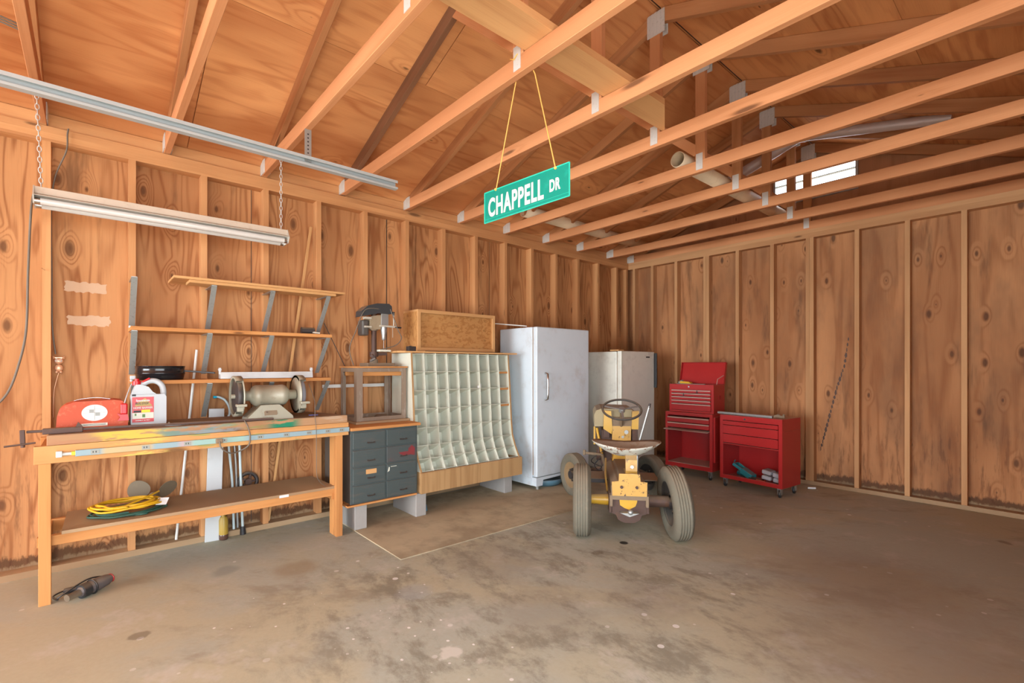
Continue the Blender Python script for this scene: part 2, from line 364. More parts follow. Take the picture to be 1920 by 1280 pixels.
def floor_mat():
    m,t,b=nt('dusty_concrete'); h=N(t); ob=h.n('ShaderNodeTexCoord').outputs['Object']
    st=h.map(ob,(1,1,1),(0,0,0),(0,0,-.75))
    a=h.noise(h.map(st,(.55,.9,1)),1,5,.62,.6)
    c=h.mix(h.rng(a,.42,.58),(.455,.42,.30),(.41,.415,.345))
    a2=h.noise(h.map(st,(1.6,3.0,1),(9,2,0)),1,6,.72,.15)
    reg=h.rng(h.noise(h.map(ob,(.45,.45,1),(2.2,.4,0)),1,2,.5),.36,.56)
    c=h.mix(h.math('MULTIPLY',h.rng(a2,.50,.68),h.math('MULTIPLY',reg,.65)),c,(.26,.225,.165))
    a3=h.noise(h.map(ob,(3.2,3.2,1),(1,6,0)),1,4,.7)
    c=h.mix(h.rng(a3,.54,.70,0,.6),c,(.54,.51,.45))
    fine=h.noise(h.map(ob,(40,40,1)),1,3,.7)
    c=h.mix(h.rng(fine,.3,.7,0,.16),c,(.33,.265,.17))
    # shade over the right floor is painted in by the broad last SPOTS
    xy=h.sep(ob)
    # paint drips
    d,cc=h.vor(h.map(ob,(5.2,5.2,1)),1,1); cs=h.sep(cc)
    zone=h.rng(h.noise(h.map(ob,(1.1,1.1,1),(4,4,0)),1,2),.50,.60)
    d3,c3=h.vor(h.map(ob,(11,13,1),(3,3,0)),1,1); s3=h.sep(c3)
    def near(cx,cy,r):
        q=h.n('ShaderNodeVectorMath',operation='LENGTH'); h.lk(h.map(ob,(1,1,0),(-cx,-cy,0)),q.inputs[0]); return h.rng(q.outputs['Value'],r*.5,r,1,0)
    cl=near(-2.62,.80,.30)
    for q_ in ((-2.40,1.25,.30),(-2.16,.85,.22),(-2.75,.55,.25),(-2.05,1.15,.22),(-1.7,1.1,.3)): cl=h.math('MAXIMUM',cl,near(*q_))
    wf=h.math('ADD',d3,h.math('MULTIPLY',h.noise(h.map(ob,(45,45,1)),1,2),.12))
    f=h.math('MULTIPLY',h.math('LESS_THAN',wf,h.math('MULTIPLY_ADD',s3[1],.12,.04)),h.math('GREATER_THAN',h.math('MULTIPLY',s3[0],cl),.36))
    c=h.mix(h.math('MULTIPLY',f,.9),c,(.78,.76,.72))
    sm=h.noise(h.map(ob,(2.6,4.2,1),(3,8,2),(0,0,.5)),1,7,.74,.2)
    c=h.mix(h.math('MULTIPLY',h.rng(sm,.46,.64),h.math('MULTIPLY',near(-1.9,1.9,1.8),.78)),c,(.215,.195,.145))
    f=h.math('MULTIPLY',h.math('MULTIPLY',h.math('LESS_THAN',d,h.math('MULTIPLY',cs[1],.085)),h.math('GREATER_THAN',cs[0],.45)),zone)
    c=h.mix(h.math('MULTIPLY',f,.9),c,(.72,.70,.66))
    d2,c2=h.vor(h.map(ob,(1.5,1.5,1),(7,3,0)),1,1); k=h.sep(c2)
    wob=h.math('ADD',d2,h.math('MULTIPLY',h.noise(h.map(ob,(14,14,1)),1,3),.10))
    f=h.math('MULTIPLY',h.rng(wob,.09,.12,1,0),h.math('GREATER_THAN',k[2],.82))
    c=h.mix(h.math('MULTIPLY',f,.55),c,(.13,.095,.06))
    # single oil drop under the tractor, brown spill near the camera, white spill
    def spot(cx,cy,r,soft,col,amt,wobble=.06,asp=1):
        global_d=h.n('ShaderNodeVectorMath',operation='LENGTH')
        mp=h.map(ob,(1,asp,0),(-cx,-cy*asp,0)); h.lk(mp,global_d.inputs[0])
        dd=h.math('ADD',global_d.outputs['Value'],h.math('MULTIPLY',h.math('SUBTRACT',h.noise(h.map(ob,(9,9,1),(cx,cy,0)),1,4,.6),.5),wobble))
        return h.rng(dd,r-soft,r+soft,amt,0),col
    for s_ in SPOTS:
        ff,col=spot(*s_); c=h.mix(ff,c,col)
    h.lk(c,b.inputs['Base Color']); b.inputs['Roughness'].default_value=.72; b.inputs['Specular IOR Level'].default_value=.35
    bump(h,t,b,fine,.08,.001)
    return m
SPOTS=[(-2.03,2.83,.030,.006,(.02,.018,.014),.95,.01),(-.93,.95,.10,.02,(.13,.085,.045),.75,.14),(-.84,1.06,.07,.02,(.13,.085,.045),.7,.12),
 (-2.4,1.95,.30,.12,(.26,.23,.185),.35,.5),(-1.75,1.75,.26,.12,(.27,.24,.19),.35,.5),(-1.45,2.25,.22,.1,(.25,.22,.18),.35,.4),
 (-1.75,1.17,.04,.02,(.66,.62,.55),.7,.26),(-1.62,1.24,.02,.02,(.62,.58,.50),.6,.26),(-2.35,1.35,.09,.03,(.33,.36,.38),.4,.1),
 (-3.35,.62,.07,.03,(.20,.22,.20),.5,.08),(-3.1,.95,.12,.06,(.27,.19,.10),.5,.12),(-.75,3.4,.5,.35,(.25,.19,.145),.6,.3),(-.2,2.5,.6,.5,(.27,.20,.15),.6,.3)]  # last pair: soft shade of the right floor put into the colour
M['floor']=floor_mat()
# ------------------------------------------------------------------ the setting
XL=-4.018; YB=5.712; XR=.53; YF=-6.5; RX=-1.745; RZ=3.61; SL=.36
ZP=2.69; SD=.089
def struct(o): o['kind']='structure'; return o
struct(obj('floor',MB().box(XL-.12,XR+.12,YF-.1,YB+.12,-.12,0),M['floor']))
gm=paint('driveway_gravel',(.50,.44,.36),.9,dirt=.3)
struct(obj('floor_outside',MB().box(-16,-4.3,-18,14,-.14,-.02).box(XR+.12,16,-18,14,-.14,-.02).box(-4.3,XR+.12,-18,YF-.1,-.14,-.02).box(-4.3,XR+.12,YB+.2,14,-.14,-.02),gm))
# left wall: sheathing sheets, sill, plates, studs
wl=struct(obj('wall_left',MB().box(XL-SD-.012,XL-SD,YF,YB+SD,0,2.80,2),M['ply'],origin=(0,0,0)))
studsL=[.007+.4035*k+(-.205) for k in range(-6,15)]
for i,y in enumerate(studsL):
    if y>YB-.05: continue
    tilt=random.uniform(-.004,.004)
    obj('stud',MB().beam((XL-SD/2,y,.038),(XL-SD/2,y+tilt,2.60),SD,.038,(0,1,0)),M['stud'],wl)
obj('stud',MB().box(XL-SD,XL,YB-.055,YB-.017,.038,2.60),M['stud'],wl)
obj('sill_plate',MB().box(XL-SD,XL+.01,YF,YB,0,.038),M['dustyboard'],wl)
obj('top_plate',MB().box(XL-SD,XL,YF,2.2,2.614,2.652).box(XL-SD,XL,2.2,YB,2.614,2.652).box(XL-SD,XL,YF,.6,2.652,ZP).box(XL-SD,XL,.6,YB,2.652,ZP).box(XL-SD,XL,YF,YB,2.60,2.616),M['stud'],wl)
TY=[-.215+.61*k for k in range(-4,10)]+[5.745]
for a,b_ in zip(TY[:-1],TY[1:]):
    obj('blocking',MB().box(XL-.07,XL-.03,a+.02,b_-.02,ZP,2.775),M['stud'],wl)
# plywood joints and dark stain streak
obj('sheet_joint',MB().box(XL-SD-.001,XL-SD+.001,2.06-.004,2.06+.004,.05,2.6).box(XL-SD-.001,XL-SD+.001,.93,.934,.05,2.6).box(XL-SD-.001,XL-SD+.001,3.27,3.274,.05,2.6),M['dark'],wl)
def ragged(cy,cz,wy,wz,nn=14,seed=1):
    r=random.Random(seed); p=[]
    for i in range(nn): p.append((-wy/2+wy*i/nn+r.uniform(-.004,.004),-wz/2+r.uniform(-.006,.006)))
    for i in range(5): p.append((wy/2+r.uniform(-.008,.006),-wz/2+wz*i/5))
    for i in range(nn): p.append((wy/2-wy*i/nn,wz/2+r.uniform(-.006,.006)))
    for i in range(5): p.append((-wy/2+r.uniform(-.006,.01),wz/2-wz*i/5))
    return [(a+cy,b+cz) for a,b in p]
for cy,cz,s_ in ((-.02,1.748,1),(-.005,1.536,5)):
    obj('paint_patch',MB().prism(ragged(cy,cz,.205,.062,seed=s_),(XL-SD,0,0),(0,1,0),(0,0,1),(.0012,0,0)),M['patch'],wl)
# back wall
wb=struct(obj('wall_back',MB().box(XL-SD,XR+.2,YB+SD,YB+SD+.012,0,2.80,2),M['plyb']))
xs=[-3.64,-3.285,-2.9,-2.50,-2.118,-1.725,-1.331,-.938,-.549,-.15,.25]
for x in xs:
    t2=random.uniform(-.004,.004)
    obj('stud',MB().beam((x,YB+SD/2,.038),(x+t2,YB+SD/2,2.60),.038,SD,(0,1,0)),M['studb'],wb)
for x in (-3.93,-2.862,-1.763):
    obj('stud',MB().box(x-.019,x+.019,YB+.0,YB+SD,.038,2.60),M['studb'],wb)
obj('sill_plate',MB().box(XL,XR,YB-.01,YB+SD,0,.038),M['dustyboard'],wb)
obj('top_plate',MB().box(XL,XR,YB,YB+SD,2.60,2.652).box(XL,XR,YB,YB+SD,2.652,ZP),M['studb'],wb)
ck=[(-1.42,1.52),(-1.455,1.245),(-1.52,1.02),(-1.575,.775),(-1.63,.53),(-1.675,.335)]
m=MB(); rr=random.Random(4)
for (x_,z_),(x2,z2) in zip(ck[:-1],ck[1:]):
    for q in range(5):
        t_=q/5; xa_=x_+(x2-x_)*t_; za_=z_+(z2-z_)*t_; w_=rr.uniform(.004,.014); l_=rr.uniform(.018,.034)
        m.prism([(xa_-w_,za_),(xa_-.004,za_-l_),(xa_+w_*.8,za_-.01),(xa_+w_*.6,za_+l_*.7),(xa_-.003,za_+l_)],(0,YB+SD-.0025,0),(1,0,0),(0,0,1),(0,.003,0))
obj('bark_streak',m,M['rusty'],wb)
# gable above the back wall with the louvre opening
def zr(x): return RZ-SL*abs(x-RX)
vx0,vx1,vz0,vz1=-2.13,-1.335,3.03,3.38
g=MB(); o_=(0,YB+SD,0); ux=(1,0,0);uz=(0,0,1);dp=(0,.012,0)
g.prism([(XL-SD,2.7),(vx0,2.7),(vx0,zr(vx0)),(XL-SD,zr(XL-SD))],o_,ux,uz,dp)
g.prism([(vx1,2.7),(XR+SD,2.7),(XR+SD,zr(XR+SD)),(vx1,zr(vx1))],o_,ux,uz,dp)
g.prism([(vx0,2.7),(vx1,2.7),(vx1,vz0),(vx0,vz0)],o_,ux,uz,dp)
g.prism([(vx0,vz1),(vx1,vz1),(vx1,zr(vx1)),(RX,RZ),(vx0,zr(vx0))],o_,ux,uz,dp)
struct(obj('wall_gable',g,M['gable']))
vt=thing('gable_vent','white metal louvre vent high in the gable, bright with daylight','vent',(RX,YB+SD,vz0))
obj('vent_frame',MB().box(vx0-.0,vx0+.022,YB+SD-.02,YB+SD+.03,vz0,vz1).box(vx1-.022,vx1,YB+SD-.02,YB+SD+.03,vz0,vz1).box(vx0,vx1,YB+SD-.02,YB+SD+.03,vz0,vz0+.02).box(vx0,vx1,YB+SD-.02,YB+SD+.03,vz1-.02,vz1),M['galv'],vt)
z=vz0+.02
while z<vz1-.03:
    obj('louvre_blade',MB().beam((vx0+.02,YB+SD+.01,z+.03),(vx1-.02,YB+SD+.01,z+.03),.03,.007,(0,.2,1)),M['galvd'],vt); z+=.086
# other walls (behind and beside the camera) and the roof deck
struct(obj('wall_right',MB().box(XR+SD,XR+SD+.012,YF,-2.1,0,2.8,2).box(XR+SD,XR+SD+.012,1.2,YB+SD,0,2.8,2).box(XR+SD,XR+SD+.012,-2.1,1.2,2.3,2.8,1),M['plyb']))  # side doorway gap is invented to admit the added fill light
fw=MB().box(XL-SD,-3.85,YF-.1,YF,0,2.8,2).box(.38,XR+SD,YF-.1,YF,0,2.8,2).box(-3.85,.38,YF-.1,YF,2.32,2.8,0)  # wide doorway gap is invented, made for the added lamp behind the camera
fw.prism([(XL-SD,2.8),(XR+SD,2.8),(RX,RZ)],(0,YF-.1,0),ux,uz,(0,.1,0))
struct(obj('wall_front',fw,M['ply']))
ex=.35
for nm,sg in (('ceiling',-1),('ceiling_right_slope',1)):
    L_=2.362+ex; dv=Vector((sg,0,-SL)).normalized(); nv=Vector((sg*SL,0,1)).normalized(); Ltot=L_*math.sqrt(1+SL*SL)
    m=MB(); W=1.215; y=YF-.3; row=0
    # sheets 1.22 deep up the slope, running along the ridge, with thin joints
    for r_ in range(3):
        a=.012+r_*1.222; b2=min(a+1.219,Ltot)
        if b2<=a: continue
        y=YF-.3-(.0 if r_%2 else 1.2)
        while y<YB+.35:
            y2=min(y+2.434,YB+.35); ya=max(y,YF-.3)
            if y2-ya>.02:
                cc=Vector((RX,(ya+y2)/2,RZ))+dv*(a+b2)/2+nv*.0065
                m.obox(cc,(dv,(0,1,0),nv),((b2-a)/2,(y2-ya)/2-.001,.006),1)
            y+=2.438
    cc=Vector((RX,(YF+YB)/2,RZ))+dv*Ltot/2+nv*.02
    m2=MB().obox(cc,(dv,(0,1,0),nv),(Ltot/2+.01,(YB-YF)/2+.35,.006),1)
    c_=struct(obj(nm,m,M['deck'])); obj('roof_underlay',m2,M['deck'],c_)
struct(obj('trim_ridge',MB().box(RX-.02,RX+.02,YF-.2,YB+.3,RZ+.012,RZ+.016),M['dark']))
# ------------------------------------------------------------------ roof trusses
CH=.089
def make_truss(y,label,gable=False):
    t=thing('roof_truss',label,'roof truss',(RX,y,2.70),0,'roof trusses')
    z0=2.698 if not gable else ZP+.002
    obj('bottom_chord',MB().beam((XL-.06,y,z0+CH/2),(XR+.03,y,z0+CH/2),.038,CH),M['truss'],t,.002,1)
    for sg in (-1,1):
        d=Vector((sg,0,-SL)).normalized(); nn=Vector((sg*SL,0,1)).normalized()
        a=Vector((RX,y,RZ))+d*.02-nn*(CH/2+.002); b=Vector((RX,y,RZ))+d*(2.36*1.063)-nn*(CH/2+.002)
        obj('top_chord',MB().beam(a,b,.037,CH,nn),M['rafterd'] if abs(y-1.615)<.05 else M['rafter'],t,.002,1)
        nx=XL if sg<0 else XR
    kx=RX-.03
    zt=zr(kx)-CH*1.0
    obj('king_post',MB().beam((kx,y,z0+CH),(kx,y,zt),.038,CH*.86,(1,0,0)),M['rafter'] if y>4 else M['truss'],t,.002,1)
    if not gable:
        obj('web',MB().beam((kx-.025,y,2.855),(-2.33,y,3.32),.036,CH*.8,(1,0,1)),M['truss'],t,.002,1)
        obj('web',MB().beam((kx+.05,y,z0+CH+.01),(-2.36+2*(RX+2.36)-.0,y,3.29),.036,CH*.8,(-1,0,1)),M['truss'],t,.002,1) if False else None
    def plate(x,z,wx,wz,ribs=0):
        m=MB()
        for s_ in (-1,1):
            yy=y+s_*.0205
            if ribs:
                for q in range(5):
                    xx=x-wx/2+wx*(q+.5)/5
                    m.box(xx-wx/14,xx+wx/14,yy-.003,yy+.003,z-wz/2,z+wz/2)
            m.box(x-wx/2,x+wx/2,yy-.0012,yy+.0012,z-wz/2,z+wz/2)
        obj('gusset_plate',m,M['gusset'],t)
    plate(kx-.005,z0+CH-.01,.052,.12); plate(kx+.01,RZ-.10,.13,.15,1)
    plate(XL+.02,z0+.055,.12,.10,1)
    if not gable and y>-1: pass
    return t
names={-.215:'wooden roof truss with the near end of the shop light chained below it','.395':''}
lab=['wooden roof truss nearest the added garage doorway','wooden roof truss second from the added garage doorway','wooden roof truss over the added side doorway','wooden roof truss just outside the top left corner, holding the end strap of the channel']+[
 'wooden roof truss at the top left corner, near the shop light chain','second wooden roof truss from the left, its two chords parting above the long steel channel','wooden roof truss that the perforated strap of the steel channel hangs from',
 'wooden roof truss the green street sign is roped to','wooden roof truss crossed by the middle of the loose plank, just beyond the street sign','wooden roof truss under the far cut end of the loose plank',
 'wooden roof truss at the open near ends of the two tan pipes','fourth wooden roof truss out from the back wall, over both tan pipes','third wooden roof truss out from the back wall','second wooden roof truss out from the back wall',
 'gable truss sitting on the back wall plate behind the vent king post']
for y,l in zip(TY,lab):
    if y<-1.5: 
        continue
    make_truss(y,l,y>5.5)
# loose plank across the chords
pk=obj('plank',MB().prism([(-1.541,2.553),(-1.722,2.853),(-1.735,-1.2),(-1.535,-1.2)][::1],(0,0,2.789),(1,0,0),(0,1,0),(0,0,.038)),M['plank'],None,.002)
tag(pk,'wide pale plank lying loose along the top of the truss chords','plank')
# ------------------------------------------------------------------ tan pipes on the chords
def hollow(path,r,th,mat,name,parent=None,n=20):
    a=Vector(path[0]);b=Vector(path[-1]);d=(b-a);L=d.length
    m=MB().lathe([(r-th,0),(r,0),(r,L),(r-th,L),(r-th,0)],a,d,n)
    return obj(name,m,mat,parent)
for x,y0,y1,l in ((-1.96,3.43,5.66,'tan plastic pipe on the chords nearer the ridge, open end facing the camera'),(-3.66,3.37,5.66,'tan plastic pipe on the chords close to the left wall, behind the street sign')):
    z=2.79+.062; o=hollow([(x,y0,z),(x,y1,z)],.06,.005,M['pvc'],'plastic_pipe'); tag(o,l,'pipe','tan pipes lying on the chords')
du=thing('vent_duct','pale metal duct with an elbow running under the roof deck near the gable','duct',(-1.66,5.02,3.35))
obj('duct_run',MB().cyl((-1.62,5.02,3.40),(-.55,5.02,3.17),.042),M['ppipe'],du)
obj('duct_run',MB().cyl((-1.66,5.02,3.39),(-2.35,5.02,3.15),.05),M['ppipe'],du)
obj('elbow',MB().tube(spline([(-1.56,5.02,3.387),(-1.63,5.02,3.398),(-1.70,5.02,3.376)],4),.048,20),M['ppipe'],du)
# ------------------------------------------------------------------ street sign
sg=thing('street_sign','green street name sign hanging on a yellow rope from a roof truss','street sign',(-1.763,1.648,2.09))
yS=1.648
k_=yS/1.62
def PS(x,z): return (x*k_,yS,1.247+(z-1.247)*k_)
a=PS(-2.072,2.188);b=PS(-2.072,2.024);c=PS(-1.454,2.163);d=PS(-1.454,2.012)
poly=[(b[0],b[2]),(d[0],d[2]),(c[0],c[2]),(a[0],a[2])]
obj('sign_blade',MB().prism(poly,(0,yS,0),ux,uz,(0,.003,0)),M['signg'],sg)
bw=.0035; ed=MB()
for (p,q) in zip(poly,poly[1:]+poly[:1]):
    ed.beam((p[0],yS-.0005,p[1]),(q[0],yS-.0005,q[1]),bw,.0045,(0,0,1) if abs(p[0]-q[0])>.1 else (1,0,0))
ed.beam((b[0],yS-.0008,b[2]+.018),(d[0],yS-.0008,d[2]+.018),.001,.0012)
obj('sign_edge',ed,M['signe'],sg)
up_=Vector((a[0]-b[0],0,a[2]-b[2])).normalized(); rg=Vector((d[0]-b[0],0,d[2]-b[2])).normalized()
t1=text_mesh('CHAPPELL',.136,.0042,.66,1.12); t1=place(t1,Vector(b)+rg*.032+up_*.030+Vector((0,-.0012,0)),rg,up_)
wmax=max((v-Vector(b)).dot(rg) for v in t1.v); wmin=.032
s_=(.462-.032)/(wmax-wmin)
t1.v=[v+rg*((v-Vector(b)).dot(rg)-wmin)*(s_-1) for v in t1.v]
obj('lettering',t1,M['signw'],sg)
t2=text_mesh('DR',.076,.0030,.8,1.1); t2=place(t2,Vector(b)+rg*.500+up_*.050+Vector((0,-.0012,0)),rg,up_)
w2=max((v-Vector(b)).dot(rg) for v in t2.v); s2=(.572-.500)/(w2-.500)
t2.v=[v+rg*((v-Vector(b)).dot(rg)-.500)*(s2-1) for v in t2.v]
obj('lettering',t2,M['signw'],sg)
hl=PS(-1.976,2.178);hr=PS(-1.54,2.158)
rp=MB().tube([hl,(-1.842,1.642,2.70),(-1.832,1.640,2.792),(-1.828,1.615,2.795),(-1.826,1.590,2.791),(-1.80,1.591,2.776),(-1.775,1.590,2.791),(-1.762,1.615,2.795),(-1.755,1.640,2.790),(-1.70,1.642,2.68),hr],.0032,6)
rp.sphere((hl[0],yS-.002,hl[2]+.006),.008).sphere((hr[0],yS-.002,hr[2]+.006),.008)
obj('rope',rp,M['rope'],sg)
# ------------------------------------------------------------------ long steel channel hung under the trusses
ch=thing('steel_channel','long galvanised steel channel hung below the trusses on a perforated strap','steel channel',(-3.04,.6,2.47))
Z0,Z1=2.468,2.526
obj('channel',MB().box(-3.055,-3.052,-1.6,1.598,Z0,Z1).box(-3.055,-3.02,-1.6,1.598,Z1-.003,Z1).box(-3.055,-3.018,-1.6,1.598,Z0,Z0+.003).box(-3.02,-3.018,-1.6,1.598,Z1-.018,Z1).box(-3.019,-3.016,-1.6,1.598,Z0,Z0+.012),M['track'],ch)
st=MB().box(-3.046,-3.043,1.005-.02,1.005+.02,2.50,2.70)
obj('strap',st,M['galv'],ch)
hm=MB()
for q in range(7): hm.cyl((-3.0425,1.005,2.53+.023*q),(-3.0415,1.005,2.53+.023*q),.005,n=10)
obj('strap_hole',hm,M['dark'],ch)
obj('strap',MB().box(-3.046,-3.043,-.845,-.805,2.50,2.70),M['galv'],ch)
# ------------------------------------------------------------------ shop light
sl=thing('shop_light','white two tube fluorescent shop light hanging on chains before the left wall','ceiling light',(-3.6,.41,2.1))
xa=-3.60; y0,y1=-.222,1.035
obj('housing',MB().box(xa-.05,xa+.05,y0,y1,2.156,2.194),paint('dusty_lamp_housing',(.56,.46,.36),.5,dirt=.4,dirtc=(.40,.30,.21),dscale=22),sl,.002,1)
for sg in (-1,1):
    obj('reflector',MB().prism([(sg*.048,.0495),(sg*.088,.034),(sg*.088,.031),(sg*.045,.046),(0,.012),(0,.018)][::sg],(xa,y0,2.106),(1,0,0),(0,0,1),(0,y1-y0,0)),M['lamp'],sl)
    sx=sg*.047
    tu=obj('lamp_tube',MB().cyl((xa+sx,y0+.02,2.118),(xa+sx,y1-.02,2.118),.018,n=20),M['glass'],sl)
    for yy in (y0+.012,y1-.012): obj('tube_end',MB().cyl((xa+sx,yy-.012,2.118),(xa+sx,yy+.012,2.118),.0185,n=20),M['chrome'],tu)
for yy in (y0,y1): obj('end_cap',MB().prism([(-.09,.03),(-.05,.09),(.05,.09),(.09,.03),(.06,-.006),(-.06,-.006)],(xa,yy-.004,2.106),(1,0,0),(0,0,1),(0,.006,0)),M['lamp'],sl)
def chain(p0,p1,pitch=.026):
    p0=Vector(p0);p1=Vector(p1);n=int((p1-p0).length/pitch);d=(p1-p0).normalized();m=MB()
    for i in range(n):
        c_=p0+(p1-p0)*(i+.5)/n; ax=(1,0,.0) if i%2 else (0,1,0)
        m.torus(c_,ax,.0085,.0022,10,5,.0165,ref=(0,0,1) )
    return m
# links are drawn long along the chain
def chain2(p0,p1,pitch=.027):
    p0=Vector(p0);p1=Vector(p1);n=max(2,int((p1-p0).length/pitch));m=MB()
    d=(p1-p0).normalized()
    for i in range(n):
        c_=p0+(p1-p0)*(i+.5)/n; ax=Vector((1,0,0)) if i%2 else Vector((0,1,0)); ax=(ax-d*ax.dot(d)).normalized()
        sd_=d.cross(ax); pts=[]
        for k in range(10):
            t=2*PI*k/10; pts.append(c_+sd_*.008*math.cos(t)+d*.017*math.sin(t))
        m.tube(pts+[pts[0]],.0021,5,False)
    return m
for yy in (y0+.025,y1-.03):
    ty=-.215 if yy<0 else 1.005
    obj('chain',chain2((xa,yy,2.198),(xa,ty+.0,2.70)),M['gusset'],sl)
cb=obj('cable',MB().tube(spline([(xa-.03,-.225,2.19),(XL+.03,-.262,2.15),(XL+.012,-.275,1.8),(XL+.012,-.283,1.46),(XL+.012,-.315,1.25),(XL+.012,-.36,1.09),(XL+.012,-.43,1.0),(XL+.02,-.52,.97)],8),.006,7),M['cable'],None)
tag(cb,'thick grey cable sagging down the left wall from the shop light end','cable')
cb=obj('cable',MB().tube(spline([(XL+.01,-.10,2.70),(XL+.012,-.105,2.66),(XL+.008,-.11,2.56),(XL-.02,-.16,2.40),(XL-.03,-.178,2.2),(XL-.03,-.176,1.8),(XL-.03,-.174,1.5),(XL-.05,-.16,1.32)],8),.004,6),M['cable'],None)
tag(cb,'thin dark wire running down beside the leftmost stud to the owl','cable')
cb=MB()
for q in range(3): cb.tube(spline([(-2.9,-.95,2.80+.01*q),(-2.95,-.7,2.77+.01*q),(-3.05,-.235,2.74+.012*q)],6),.004,6)
tag(obj('cable',cb,M['cable'],None),'bundle of grey wires under the roof at the top left corner','cable')
# owl ornament and its string
ow=thing('owl_ornament','small copper owl ornament hung beside the leftmost stud','ornament',(XL-.04,-.146,1.20))
X=XL-.055
obj('owl_body',MB().sphere((X,-.146,1.235),.02,sc=(.6,1,1.15)).sphere((X,-.146,1.278),.022,sc=(.6,1,.9)),M['copper'],ow)
obj('ear',MB().tube([(X,-.165,1.292),(X,-.172,1.308)],[.008,.002],8).tube([(X,-.127,1.292),(X,-.120,1.308)],[.008,.002],8).box(X-.004,X+.004,-.168,-.124,1.293,1.30),M['copper'],ow)
for yy in (-.155,-.137):
    obj('eye',MB().torus((X+.014,yy,1.28),(1,0,0),.006,.002,12,6),M['signw'],ow)
    obj('foot',MB().sphere((X+.006,yy,1.21),.008),M['copper'],ow)
obj('hanging_wire',MB().tube(spline([(X,-.146,1.205),(X,-.158,1.15),(X,-.168,1.08),(X,-.17,.93)],5),.0022,6),M['copper'],ow)
nl=thing('nail','long bright nail sticking out of the leftmost stud','nail',(XL,-.198,1.82))
obj('nail_shank',MB().cyl((XL,-.205,1.822),(XL+.05,-.215,1.825),.0022,n=8),M['chrome'],nl)
# ------------------------------------------------------------------ wall shelves on steel brackets
def shelf_bracket(y,zt,zb,parent,dp=.255,mat='galvd'):
    m=MB(); x0=XL; x1=XL+dp
    m.beam((x0+.002,y,zb+.002),(x1,y,zt-.004),.032,.0035,(1,0,.8)) # diagonal strut
    b=obj('bracket',m,M[mat],parent)
    obj('bracket_arm',MB().box(x0,x1,y-.014,y+.014,zt-.005,zt-.001),M['galv'],b)
    return b
s1=thing('wall_shelf','topmost wall shelf of two pale boards on galvanised brackets','shelf',(XL,1,1.79))
obj('shelf_board',MB().box(XL+.11,XL+.275,.487,1.45,1.793,1.812),M['pine'],s1,.0015,1)
obj('shelf_board',MB().box(XL+.0,XL+.29,.40,1.515,1.812,1.828),M['pine'],s1,.0015,1)
for y in (.63,.998,1.40): shelf_bracket(y,1.793,1.505,s1)
s2=thing('wall_shelf','middle wall shelf, a thin board on galvanised brackets','shelf',(XL,.8,1.47))
obj('shelf_board',MB().box(XL+.0,XL+.27,.185,1.42,1.468,1.492),M['bench'],s2,.0015,1)
for y in (.205,.605,.99,1.395): shelf_bracket(y,1.468,1.19,s2)
s3=thing('wall_shelf','lowest wall shelf carrying the black pan and white lamp fixture','shelf',(XL,.8,1.13))
obj('shelf_board',MB().box(XL+.0,XL+.27,.195,1.41,1.133,1.157),M['bench'],s3,.0015,1)
for y in (.205,.605,.99,1.395): shelf_bracket(y,1.133,.885,s3)
s4=thing('shelf_bracket','bare galvanised bracket left of the shelves holding nothing','bracket',(XL,.205,1.5))
shelf_bracket(.205,1.80,1.51,s4)
obj('bracket_foot',MB().box(XL,XL+.012,.19,.225,1.496,1.508),M['chrome'],s4)
# pan on lowest shelf
pn=thing('frying_pan','round black deep pan with a long handle on the lowest wall shelf','pan',(-3.87,.345,1.157))
obj('pan_body',MB().lathe([(0,.002),(.122,.002),(.128,.02),(.132,.04),(.137,.042),(.132,.048),(.13,.07),(.134,.088),(.137,.09),(.128,.09),(.122,.05),(0,.05)],(-3.87,.345,1.157),(0,0,1),48),M['blackg'],pn)
obj('handle',MB().beam((-3.85,.47,1.215),(-3.80,.64,1.20),.022,.012),M['black'],pn,.003)
# white fluorescent fixture lying on shelf
wf=thing('lamp_fixture','white fluorescent strip fixture without tubes lying on the lowest wall shelf','light fixture',(-3.8,.97,1.157))
obj('fixture_body',MB().prism([(-.035,0),(.035,0),(.035,.012),(.028,.045),(-.028,.045),(-.035,.012)],(-3.79,.665,1.16),(1,0,0),(0,0,1),(0,.61,0)),M['white'],wf,.0015)
for yy in (.66,1.268):
    e=obj('tube_holder',MB().box(-3.80,-3.775,yy,yy+.012,1.19,1.235),M['white'],wf,.002)
    obj('holder_pin',MB().cyl((-3.787,yy-.004,1.222),(-3.787,yy+.016,1.222),.007,n=12),M['white'],e)
# hammer head on middle shelf
hm_=thing('mallet','black rubber mallet head with stub of handle on the middle wall shelf','mallet',(-3.80,1.26,1.492))
obj('mallet_head',MB().cyl((-3.80,1.205,1.517),(-3.80,1.30,1.517),.025),M['dark'],hm_,.003)
obj('mallet_handle',MB().cyl((-3.80,1.255,1.51),(-3.76,1.33,1.499),.007,n=10),M['handle'],hm_)
